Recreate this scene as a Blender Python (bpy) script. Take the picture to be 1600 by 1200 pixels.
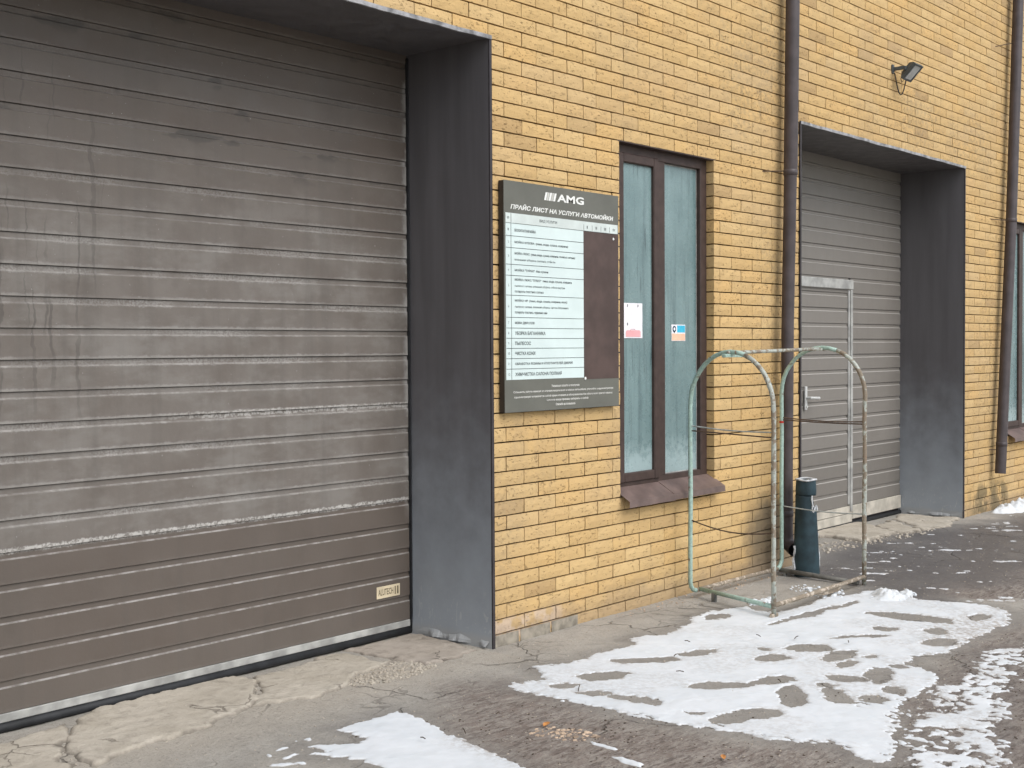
import bpy, bmesh, math, random
import numpy as np
from mathutils import Vector, Matrix
random.seed(7); rng = np.random.default_rng(7)
for o in list(bpy.data.objects): bpy.data.objects.remove(o, do_unlink=True)
scene = bpy.context.scene
COL = scene.collection
R = math.radians

# ---------------------------------------------------------------- camera, sky, sun, exposure
CAM_POS = (-3.9125, -4.2443, 1.4563)
YAW, PITCH, ROLL, LENS_PX = 0.706595, -0.028411, -0.005962, 1995.58
fwd = Vector((math.cos(YAW)*math.cos(PITCH), math.sin(YAW)*math.cos(PITCH), math.sin(PITCH)))
r0 = fwd.cross(Vector((0, 0, 1))).normalized(); u0 = r0.cross(fwd)
right = math.cos(ROLL)*r0 + math.sin(ROLL)*u0; up = -math.sin(ROLL)*r0 + math.cos(ROLL)*u0
cd = bpy.data.cameras.new('camera'); cam = bpy.data.objects.new('camera', cd); COL.objects.link(cam)
cd.sensor_width = 36; cd.sensor_fit = 'HORIZONTAL'; cd.lens = 36*LENS_PX/1600
cd.clip_start = .05; cd.clip_end = 1000
m = Matrix((right, up, -fwd)).transposed().to_4x4(); m.translation = CAM_POS
cam.matrix_world = m
scene.camera = cam

SUN_EL, SUN_AZ = R(48), R(-94)          # azimuth measured from +X in the ground plane: from the street, in front of the wall
sdir = Vector((math.cos(SUN_EL)*math.cos(SUN_AZ), math.cos(SUN_EL)*math.sin(SUN_AZ), math.sin(SUN_EL)))
world = bpy.data.worlds.new('World'); scene.world = world; world.use_nodes = True
wn = world.node_tree; wn.nodes.clear()
sky = wn.nodes.new('ShaderNodeTexSky'); sky.sky_type = 'NISHITA'; sky.sun_disc = False
sky.sun_elevation = SUN_EL; sky.sun_rotation = math.pi/2 - SUN_AZ
sky.air_density = 1.0; sky.dust_density = 1.0; sky.ozone_density = 1.0
hs = wn.nodes.new('ShaderNodeHueSaturation'); hs.inputs['Saturation'].default_value = .42
bg = wn.nodes.new('ShaderNodeBackground'); bg.inputs['Strength'].default_value = .11
wo = wn.nodes.new('ShaderNodeOutputWorld')
wn.links.new(sky.outputs[0], hs.inputs['Color']); wn.links.new(hs.outputs[0], bg.inputs['Color']); wn.links.new(bg.outputs[0], wo.inputs['Surface'])
sl = bpy.data.lights.new('sun', 'SUN'); sl.energy = 1.5; sl.angle = R(50); sl.color = (1, .985, .955)
sun = bpy.data.objects.new('sun', sl); COL.objects.link(sun); sun.location = (0, -20, 20)
sun.rotation_euler = sdir.to_track_quat('Z', 'Y').to_euler()
scene.view_settings.view_transform = 'Standard'; scene.view_settings.look = 'None'
scene.view_settings.gamma = 1; scene.view_settings.use_curve_mapping = False
scene.view_settings.exposure = 0.88
scene.cycles.max_bounces = 5; scene.cycles.use_adaptive_sampling = True; scene.cycles.adaptive_threshold = .03; scene.cycles.use_denoising = True

# ---------------------------------------------------------------- traced outlines on the ground, in metres
SNOW_MAIN=[[[0.384,-0.521],[0.456,-0.505],[0.582,-0.589],[0.661,-0.467],[0.731,-0.382],[0.85,-0.451],[0.972,-0.481],[1.127,-0.466],[1.244,-0.482],[1.351,-0.528],[1.453,-0.52],[1.488,-0.403],[1.616,-0.444],[1.677,-0.495],[1.802,-0.481],[1.965,-0.457],[2.152,-0.399],[2.313,-0.379],[2.462,-0.364],[2.603,-0.481],[2.563,-0.633],[2.684,-0.698],[2.869,-0.723],[3.115,-0.693],[3.332,-0.804],[3.466,-0.808],[3.551,-0.882],[3.561,-1.026],[3.405,-1.148],[3.472,-1.231],[3.515,-1.377],[3.564,-1.498],[3.478,-1.684],[3.212,-1.794],[2.876,-1.786],[2.531,-1.784],[2.263,-1.803],[2.113,-1.702],[1.935,-1.727],[1.926,-1.813],[1.76,-1.946],[1.303,-2.008],[0.944,-2.112],[0.707,-2.203],[0.569,-2.252],[0.474,-2.23],[0.489,-2.155],[0.6,-2.034],[0.506,-1.907],[0.485,-1.792],[0.474,-1.647],[0.427,-1.522],[0.415,-1.368],[0.397,-1.217],[0.405,-1.002],[0.382,-0.784]]]
PRINTS=[[[1.301,-0.849],[1.243,-0.831],[1.192,-0.803],[1.123,-0.746],[1.072,-0.69],[1.068,-0.654],[1.075,-0.619],[1.125,-0.637],[1.201,-0.695],[1.261,-0.751],[1.312,-0.819]],[[1.557,-0.908],[1.51,-0.907],[1.466,-0.9],[1.407,-0.874],[1.375,-0.843],[1.377,-0.814],[1.386,-0.788],[1.433,-0.794],[1.498,-0.817],[1.546,-0.845],[1.577,-0.887]],[[0.926,-0.829],[0.862,-0.832],[0.811,-0.821],[0.753,-0.787],[0.711,-0.749],[0.716,-0.719],[0.734,-0.684],[0.784,-0.682],[0.853,-0.713],[0.902,-0.749],[0.942,-0.796]],[[0.614,-0.753],[0.602,-0.764],[0.573,-0.755],[0.545,-0.74],[0.53,-0.719],[0.526,-0.693],[0.544,-0.685],[0.571,-0.689],[0.596,-0.698],[0.621,-0.718],[0.624,-0.738]],[[0.591,-0.958],[0.569,-0.952],[0.548,-0.938],[0.519,-0.901],[0.505,-0.868],[0.506,-0.839],[0.513,-0.817],[0.54,-0.835],[0.569,-0.867],[0.592,-0.903],[0.605,-0.945]],[[0.639,-1.199],[0.616,-1.215],[0.578,-1.177],[0.552,-1.115],[0.545,-1.051],[0.544,-0.989],[0.571,-0.983],[0.611,-1.013],[0.64,-1.054],[0.659,-1.127],[0.656,-1.175]],[[1.121,-1.352],[1.086,-1.356],[1.022,-1.31],[0.97,-1.262],[0.923,-1.2],[0.916,-1.156],[0.959,-1.154],[0.999,-1.164],[1.052,-1.206],[1.106,-1.264],[1.122,-1.306]],[[0.603,-1.425],[0.598,-1.427],[0.59,-1.422],[0.582,-1.412],[0.577,-1.404],[0.574,-1.394],[0.58,-1.392],[0.589,-1.397],[0.596,-1.403],[0.604,-1.413],[0.607,-1.421]],[[1.332,-1.443],[1.301,-1.458],[1.239,-1.437],[1.191,-1.405],[1.154,-1.368],[1.138,-1.333],[1.181,-1.325],[1.233,-1.329],[1.279,-1.35],[1.327,-1.389],[1.34,-1.416]],[[0.829,-1.653],[0.795,-1.667],[0.712,-1.649],[0.613,-1.603],[0.562,-1.556],[0.524,-1.502],[0.548,-1.482],[0.642,-1.502],[0.731,-1.529],[0.819,-1.583],[0.857,-1.634]],[[1.675,-1.223],[1.647,-1.238],[1.596,-1.226],[1.556,-1.207],[1.537,-1.175],[1.545,-1.14],[1.585,-1.129],[1.627,-1.129],[1.669,-1.14],[1.704,-1.167],[1.697,-1.195]],[[1.976,-1.336],[1.931,-1.353],[1.88,-1.313],[1.847,-1.262],[1.827,-1.202],[1.837,-1.149],[1.892,-1.142],[1.943,-1.153],[1.98,-1.191],[2.009,-1.252],[2.005,-1.293]],[[1.968,-1.442],[1.914,-1.461],[1.852,-1.464],[1.784,-1.445],[1.752,-1.423],[1.734,-1.397],[1.761,-1.372],[1.847,-1.365],[1.916,-1.374],[1.972,-1.397],[2.005,-1.423]],[[1.806,-1.532],[1.761,-1.539],[1.723,-1.541],[1.691,-1.53],[1.675,-1.513],[1.683,-1.499],[1.698,-1.483],[1.737,-1.475],[1.781,-1.483],[1.803,-1.497],[1.819,-1.517]],[[1.684,-1.761],[1.621,-1.784],[1.557,-1.791],[1.518,-1.772],[1.535,-1.737],[1.582,-1.69],[1.642,-1.657],[1.717,-1.651],[1.777,-1.655],[1.79,-1.686],[1.75,-1.732]],[[1.522,-1.71],[1.49,-1.697],[1.465,-1.678],[1.444,-1.639],[1.443,-1.596],[1.467,-1.568],[1.495,-1.543],[1.522,-1.553],[1.549,-1.594],[1.561,-1.633],[1.551,-1.684]],[[1.337,-1.648],[1.318,-1.649],[1.304,-1.645],[1.291,-1.629],[1.289,-1.614],[1.299,-1.597],[1.314,-1.584],[1.333,-1.589],[1.348,-1.603],[1.356,-1.618],[1.354,-1.639]],[[1.108,-1.645],[1.035,-1.664],[0.967,-1.664],[0.943,-1.641],[0.971,-1.586],[1.031,-1.542],[1.1,-1.511],[1.173,-1.484],[1.228,-1.496],[1.222,-1.537],[1.17,-1.593]],[[1.152,-1.824],[1.123,-1.813],[1.108,-1.793],[1.13,-1.75],[1.175,-1.698],[1.214,-1.672],[1.26,-1.648],[1.293,-1.65],[1.285,-1.693],[1.248,-1.741],[1.197,-1.793]],[[1.295,-1.92],[1.263,-1.916],[1.24,-1.906],[1.219,-1.883],[1.214,-1.857],[1.233,-1.837],[1.258,-1.817],[1.284,-1.821],[1.31,-1.844],[1.324,-1.868],[1.32,-1.901]],[[1.449,-1.9],[1.415,-1.911],[1.397,-1.905],[1.394,-1.885],[1.403,-1.867],[1.43,-1.841],[1.468,-1.824],[1.495,-1.829],[1.504,-1.842],[1.502,-1.864],[1.484,-1.886]],[[2.707,-1.602],[2.666,-1.618],[2.628,-1.612],[2.618,-1.59],[2.637,-1.56],[2.667,-1.528],[2.708,-1.517],[2.753,-1.517],[2.779,-1.527],[2.772,-1.557],[2.743,-1.583]],[[2.974,-1.538],[2.938,-1.551],[2.897,-1.46],[2.863,-1.325],[2.859,-1.204],[2.882,-1.074],[2.926,-1.068],[2.973,-1.162],[3.01,-1.262],[3.032,-1.41],[3.015,-1.508]],[[3.22,-1.657],[3.169,-1.661],[3.131,-1.657],[3.098,-1.636],[3.095,-1.612],[3.128,-1.584],[3.171,-1.558],[3.218,-1.56],[3.259,-1.578],[3.28,-1.601],[3.269,-1.636]],[[2.602,-1.373],[2.579,-1.382],[2.548,-1.366],[2.523,-1.345],[2.511,-1.319],[2.519,-1.293],[2.551,-1.288],[2.58,-1.293],[2.604,-1.307],[2.626,-1.332],[2.622,-1.352]],[[2.417,-1.402],[2.402,-1.405],[2.35,-1.367],[2.28,-1.304],[2.231,-1.255],[2.189,-1.203],[2.202,-1.196],[2.263,-1.238],[2.319,-1.285],[2.388,-1.349],[2.428,-1.394]],[[2.521,-1.731],[2.488,-1.745],[2.434,-1.731],[2.385,-1.702],[2.371,-1.668],[2.379,-1.626],[2.419,-1.613],[2.476,-1.626],[2.526,-1.643],[2.565,-1.678],[2.558,-1.712]],[[2.001,-1.552],[1.975,-1.554],[1.954,-1.552],[1.931,-1.542],[1.918,-1.53],[1.919,-1.522],[1.926,-1.512],[1.95,-1.511],[1.977,-1.52],[1.995,-1.531],[2.009,-1.544]],[[1.77,-1.1],[1.758,-1.098],[1.747,-1.092],[1.736,-1.077],[1.733,-1.063],[1.739,-1.05],[1.747,-1.039],[1.76,-1.045],[1.772,-1.059],[1.78,-1.073],[1.781,-1.092]],[[1.881,-1.752],[1.864,-1.747],[1.85,-1.737],[1.838,-1.722],[1.833,-1.703],[1.843,-1.693],[1.856,-1.685],[1.868,-1.687],[1.883,-1.703],[1.892,-1.719],[1.891,-1.738]],[[2.336,-0.516],[2.288,-0.524],[2.236,-0.522],[2.191,-0.511],[2.164,-0.486],[2.184,-0.461],[2.215,-0.44],[2.25,-0.43],[2.306,-0.438],[2.343,-0.454],[2.351,-0.485]],[[3.126,-0.907],[3.099,-0.916],[2.899,-0.895],[2.625,-0.861],[2.431,-0.831],[2.259,-0.796],[2.282,-0.785],[2.481,-0.803],[2.685,-0.825],[2.961,-0.862],[3.132,-0.893]]]
SNOW_LEFT=[[[-0.524,-0.401],[-0.415,-0.41],[-0.311,-0.409],[-0.197,-0.402],[-0.185,-0.506],[-0.228,-0.667],[-0.277,-0.836],[-0.307,-1.017],[-0.368,-1.217],[-0.398,-1.327],[-0.444,-1.507],[-0.61,-1.583],[-0.827,-1.433],[-0.867,-1.175],[-0.809,-0.99],[-0.757,-0.891],[-0.736,-0.781],[-0.786,-0.675],[-0.817,-0.566],[-0.73,-0.612],[-0.75,-0.465],[-0.658,-0.552],[-0.588,-0.599],[-0.531,-0.592],[-0.518,-0.504]],[[-0.661,-0.443],[-0.673,-0.456],[-0.689,-0.461],[-0.703,-0.456],[-0.708,-0.444],[-0.71,-0.429],[-0.701,-0.417],[-0.681,-0.409],[-0.666,-0.408],[-0.655,-0.419],[-0.653,-0.432]],[[-0.713,-0.422],[-0.72,-0.428],[-0.727,-0.427],[-0.734,-0.419],[-0.737,-0.411],[-0.737,-0.4],[-0.731,-0.392],[-0.721,-0.392],[-0.715,-0.397],[-0.709,-0.405],[-0.707,-0.415]],[[-0.778,-0.436],[-0.79,-0.45],[-0.818,-0.459],[-0.839,-0.461],[-0.86,-0.459],[-0.867,-0.452],[-0.851,-0.437],[-0.835,-0.426],[-0.813,-0.42],[-0.791,-0.42],[-0.782,-0.426]],[[-0.898,-0.491],[-0.91,-0.504],[-0.923,-0.506],[-0.928,-0.498],[-0.929,-0.485],[-0.925,-0.471],[-0.912,-0.459],[-0.899,-0.45],[-0.891,-0.452],[-0.888,-0.464],[-0.891,-0.476]],[[-0.811,-0.546],[-0.836,-0.56],[-0.857,-0.568],[-0.884,-0.569],[-0.904,-0.565],[-0.906,-0.555],[-0.903,-0.54],[-0.883,-0.529],[-0.853,-0.525],[-0.83,-0.526],[-0.809,-0.532]],[[-0.9,-0.634],[-0.914,-0.644],[-0.944,-0.629],[-0.968,-0.61],[-0.991,-0.584],[-0.998,-0.561],[-0.979,-0.553],[-0.961,-0.553],[-0.937,-0.567],[-0.911,-0.591],[-0.902,-0.61]],[[-0.876,-0.657],[-0.884,-0.666],[-0.898,-0.664],[-0.908,-0.651],[-0.912,-0.636],[-0.915,-0.619],[-0.906,-0.61],[-0.89,-0.611],[-0.88,-0.617],[-0.871,-0.633],[-0.87,-0.647]],[[-0.791,-0.691],[-0.799,-0.695],[-0.806,-0.696],[-0.811,-0.689],[-0.812,-0.681],[-0.81,-0.674],[-0.806,-0.666],[-0.798,-0.663],[-0.791,-0.668],[-0.788,-0.675],[-0.787,-0.685]]]
SNOW_RIGHT=[[[1.795,-2.042],[2.358,-1.92],[2.67,-2.0],[3.057,-2.034],[2.686,-2.153],[2.195,-2.163],[1.946,-2.228],[1.561,-2.339],[1.206,-2.418],[0.941,-2.549],[0.63,-2.631],[0.294,-2.772],[0.065,-2.585],[0.342,-2.388],[0.552,-2.314],[0.906,-2.187],[1.166,-2.083],[1.444,-2.037],[1.697,-2.027]]]
SNOW_THIN=[[[-0.085,-1.432],[-0.069,-1.5],[-0.077,-1.606],[-0.124,-1.616],[-0.119,-1.521]],[[0.029,-1.249],[0.02,-1.315],[0.011,-1.428],[-0.018,-1.419],[-0.008,-1.306]]]
SLABS1=[[[-1.129,0.495],[-1.013,0.56],[-0.759,0.595],[-0.485,0.6],[-0.274,0.539],[-0.242,0.482],[-0.295,0.367],[-0.552,0.072],[-0.884,0.014],[-1.138,-0.018],[-1.393,-0.056],[-1.403,0.085],[-1.34,0.216]],[[-0.216,0.487],[-0.052,0.474],[0.374,0.521],[0.352,0.421],[0.343,0.225],[0.398,0.198],[0.087,0.115],[-0.136,-0.002],[-0.262,0.003],[-0.535,0.067],[-0.283,0.351]],[[0.403,0.529],[0.632,0.561],[0.874,0.574],[0.835,0.039],[0.754,0.031],[0.452,-0.009],[0.425,0.185],[0.385,0.255]],[[-1.66,0.386],[-1.401,0.444],[-1.153,0.482],[-1.348,0.225],[-1.44,0.094],[-1.427,-0.06],[-1.589,-0.166],[-1.805,-0.175],[-1.999,-0.172]]]
SLABS2=[[[5.224,0.567],[5.842,0.657],[6.088,0.593],[6.28,0.539],[6.086,0.345],[5.887,0.063],[5.618,0.066],[5.304,0.033],[5.323,0.222],[5.389,0.358],[5.305,0.464]],[[6.134,0.345],[6.576,0.424],[6.387,0.21],[6.119,-0.058],[5.905,0.039]],[[7.029,0.536],[7.107,0.013],[6.579,-0.099],[6.166,-0.06],[6.472,0.229],[6.667,0.441]]]
WET=[[[3.522,-0.215],[4.766,0.116],[5.851,0.047],[6.781,-0.113],[8.011,-0.458],[5.543,-1.332],[4.484,-1.42],[3.854,-1.325],[3.466,-1.162],[3.536,-0.762]]]
BROWN=[[[0.201,-0.347],[0.321,-0.545],[0.359,-0.945],[0.384,-1.414],[0.463,-1.804],[0.54,-2.061],[0.331,-2.213],[-0.222,-2.413],[-0.737,-1.789],[-0.414,-1.308],[-0.252,-0.774]],[[0.562,-2.267],[1.141,-2.053],[1.814,-1.884],[2.75,-1.775],[3.473,-1.902],[2.806,-2.301],[0.29,-3.032],[-0.093,-2.568]],[[3.634,-1.051],[4.884,-0.937],[5.487,-1.261],[4.041,-1.721],[3.609,-1.34]]]
GRAVEL=[[[0.547,0.032],[0.423,-0.052],[0.228,-0.083],[0.098,-0.059],[-0.022,0.001],[-0.042,0.069],[0.066,0.15],[0.184,0.224],[0.342,0.234],[0.479,0.188],[0.53,0.123]]]
CRUMB=[[[0.096,-1.266],[0.049,-1.281],[-0.013,-1.234],[-0.047,-1.171],[-0.07,-1.086],[-0.063,-1.028],[-0.014,-1.018],[0.037,-1.016],[0.083,-1.066],[0.111,-1.146],[0.109,-1.205]]]
HEAP=[[[3.427,-1.136],[3.349,-1.13],[3.274,-1.096],[3.239,-1.04],[3.257,-0.951],[3.316,-0.9],[3.385,-0.873],[3.459,-0.863],[3.524,-0.916],[3.529,-0.988],[3.484,-1.069]],[[3.577,-1.078],[3.519,-1.098],[3.468,-1.1],[3.447,-1.075],[3.462,-1.044],[3.488,-1.009],[3.539,-0.983],[3.607,-0.979],[3.645,-0.99],[3.647,-1.023],[3.625,-1.058]]]
CHUNKS=[[[3.261,-0.764],[3.17,-0.797],[3.111,-0.755],[3.084,-0.656],[3.118,-0.555],[3.219,-0.42],[3.33,-0.358],[3.406,-0.41],[3.453,-0.48],[3.45,-0.597],[3.373,-0.712]],[[2.943,-0.491],[2.859,-0.506],[2.778,-0.515],[2.695,-0.504],[2.644,-0.48],[2.647,-0.458],[2.66,-0.434],[2.73,-0.418],[2.834,-0.42],[2.899,-0.439],[2.951,-0.468]]]

# ---------------------------------------------------------------- helpers: objects
def link(name, me, mats, parent=None, loc=(0, 0, 0), smooth=False):
    o = bpy.data.objects.new(name, me); COL.objects.link(o); o.location = loc
    if parent is not None: o.parent = parent
    if mats is not None and not me.materials:
        for x in (mats if isinstance(mats, (list, tuple)) else [mats]): me.materials.append(x)
    if smooth: me.polygons.foreach_set('use_smooth', [True]*len(me.polygons))
    return o
def empty(name, loc=(0, 0, 0), parent=None):
    o = bpy.data.objects.new(name, None); COL.objects.link(o); o.location = loc; o.empty_display_size = .1
    if parent is not None: o.parent = parent
    return o
def tag(o, label=None, cat=None, group=None, kind=None):
    if label: o['label'] = label
    if cat: o['category'] = cat
    if group: o['group'] = group
    if kind: o['kind'] = kind
    return o
class MB:
    def __init__(s): s.v = []; s.f = []; s.m = []
    def add(s, v, f, mi=0):
        n = len(s.v); s.v += [tuple(x) for x in v]; s.f += [tuple(i+n for i in q) for q in f]; s.m += [mi]*len(f); return s
    def box(s, a, b, mi=0):
        x0, y0, z0 = a; x1, y1, z1 = b
        return s.add([(x0,y0,z0),(x1,y0,z0),(x1,y1,z0),(x0,y1,z0),(x0,y0,z1),(x1,y0,z1),(x1,y1,z1),(x0,y1,z1)],
                     [(0,3,2,1),(4,5,6,7),(0,1,5,4),(1,2,6,5),(2,3,7,6),(3,0,4,7)], mi)
    def bbox(s, a, b, c=.003, mi=0):
        """box with chamfered edges"""
        lo, hi = Vector(a), Vector(b); ctr = (lo+hi)/2; h = (hi-lo)/2; c = min(c, min(h)*.45)
        bm = bmesh.new(); bmesh.ops.create_cube(bm, size=2, matrix=Matrix.Translation(ctr) @ Matrix.Diagonal((h.x, h.y, h.z, 1)))
        bmesh.ops.bevel(bm, geom=list(bm.edges), offset=c, segments=1, affect='EDGES', clamp_overlap=True)
        bm.verts.index_update(); s.add([v.co[:] for v in bm.verts], [[v.index for v in f.verts] for f in bm.faces], mi); bm.free(); return s
    def tube(s, pts, rad, n=8, caps=True, mi=0):
        P = [Vector(p) for p in pts]; N = len(P); rads = rad if isinstance(rad, (list, tuple)) else [rad]*N
        T = [(P[min(i+1, N-1)]-P[max(i-1, 0)]).normalized() for i in range(N)]
        a = Vector((0, 0, 1)) if abs(T[0].z) < .9 else Vector((1, 0, 0)); nrm = (a - T[0]*a.dot(T[0])).normalized(); vs = []
        for i in range(N):
            nrm = (nrm - T[i]*nrm.dot(T[i])).normalized(); bn = T[i].cross(nrm)
            for k in range(n):
                t = 2*math.pi*k/n; vs.append(P[i] + (nrm*math.cos(t)+bn*math.sin(t))*rads[i])
        fs = [(i*n+k, i*n+(k+1) % n, (i+1)*n+(k+1) % n, (i+1)*n+k) for i in range(N-1) for k in range(n)]
        if caps: fs += [tuple(range(n))[::-1], tuple((N-1)*n+k for k in range(n))]
        return s.add(vs, fs, mi)
    def mesh(s, name):
        me = bpy.data.meshes.new(name); me.from_pydata(s.v, [], s.f); me.update(); return me
    def build(s, name, mats, parent=None, loc=(0, 0, 0), smooth=False):
        me = s.mesh(name); o = link(name, me, mats, parent, loc, smooth)
        if any(s.m): me.polygons.foreach_set('material_index', s.m)
        return o
def arc(c, r, a0, a1, ux, uy, n=8):
    c = Vector(c); ux = Vector(ux); uy = Vector(uy)
    return [c + ux*r*math.cos(a0+(a1-a0)*i/n) + uy*r*math.sin(a0+(a1-a0)*i/n) for i in range(n+1)]

# ---------------------------------------------------------------- helpers: noise on arrays, outlines
def _h(ix, iy, seed):
    n = (ix.astype(np.int64)*374761393 + iy.astype(np.int64)*668265263 + seed*974711) & 0x7fffffff
    n = ((n ^ (n >> 13))*1274126177) & 0x7fffffff
    return ((n ^ (n >> 16)) & 0xffff)/65535.
def vn(x, y, seed=0):
    x = np.asarray(x, float); y = np.asarray(y, float)
    ix = np.floor(x); iy = np.floor(y); fx = x-ix; fy = y-iy; fx = fx*fx*(3-2*fx); fy = fy*fy*(3-2*fy)
    a = _h(ix, iy, seed); b = _h(ix+1, iy, seed); c = _h(ix, iy+1, seed); d = _h(ix+1, iy+1, seed)
    return (a*(1-fx)+b*fx)*(1-fy)+(c*(1-fx)+d*fx)*fy
def fbm(x, y, seed=0, o=4):
    s = 0; a = .5; t = 0
    for i in range(o):
        s = s+a*vn(x*2**i+i*17.3, y*2**i-i*9.1, seed+i*31); t += a; a *= .5
    return s/t
def sdf(X, Y, poly):
    """signed distance to an outline, positive inside"""
    P = np.array(poly); Q = np.roll(P, -1, 0); d = np.full(X.shape, 1e9); ins = np.zeros(X.shape, bool)
    for (ax, ay), (bx, by) in zip(P, Q):
        ex, ey = bx-ax, by-ay; L = ex*ex+ey*ey+1e-12
        t = np.clip(((X-ax)*ex+(Y-ay)*ey)/L, 0, 1); d = np.minimum(d, (X-ax-t*ex)**2+(Y-ay-t*ey)**2)
        c = (ay > Y) != (by > Y)
        if c.any(): ins ^= c & (X < ex*(Y-ay)/(ey if abs(ey) > 1e-12 else 1e-12)+ax)
    d = np.sqrt(d); return np.where(ins, d, -d)
def sdf_near(X, Y, poly, pad=.12):
    P = np.array(poly); out = np.full(X.shape, -pad)
    k = (X > P[:,0].min()-pad) & (X < P[:,0].max()+pad) & (Y > P[:,1].min()-pad) & (Y < P[:,1].max()+pad)
    if k.any(): out[k] = sdf(X[k], Y[k], poly)
    return out
sstep = lambda a, b, x: (lambda t: t*t*(3-2*t))(np.clip((x-a)/(b-a), 0, 1))
GZ = -.062
def gz(x, y):
    return GZ + .014*(fbm(x*.9+4, y*.9, 3)-.5) + .006*(fbm(x*5, y*5, 9, 3)-.5) + .0035*(fbm(x*22, y*22, 12, 2)-.5) - .006*np.clip(-np.asarray(y)-.1, 0, 3)
def grid_mesh(name, xs, ys, Z, keep=None, attrs=None):
    nx, ny = len(xs), len(ys); X, Y = np.meshgrid(xs, ys, indexing='ij')
    co = np.stack([X, Y, Z], -1).reshape(-1, 3)
    I = np.arange(nx*ny).reshape(nx, ny); q = np.stack([I[:-1,:-1], I[1:,:-1], I[1:,1:], I[:-1,1:]], -1)
    if keep is not None: q = q[(keep[:-1,:-1] | keep[1:,:-1] | keep[1:,1:] | keep[:-1,1:])]
    q = q.reshape(-1, 4); used = np.unique(q); mp = np.zeros(nx*ny, np.int64); mp[used] = np.arange(len(used)); q = mp[q]
    me = bpy.data.meshes.new(name); me.vertices.add(len(used)); me.vertices.foreach_set('co', co[used].ravel())
    me.loops.add(q.size); me.loops.foreach_set('vertex_index', q.ravel().astype(np.int32))
    me.polygons.add(len(q)); me.polygons.foreach_set('loop_start', np.arange(0, q.size, 4, dtype=np.int32))
    me.update(calc_edges=True)
    me.polygons.foreach_set('use_smooth', np.ones(len(q), bool))
    for k, v in (attrs or {}).items():
        a = me.attributes.new(k, 'FLOAT', 'POINT'); a.data.foreach_set('value', np.asarray(v, np.float32).reshape(-1)[used])
    return me

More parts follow.
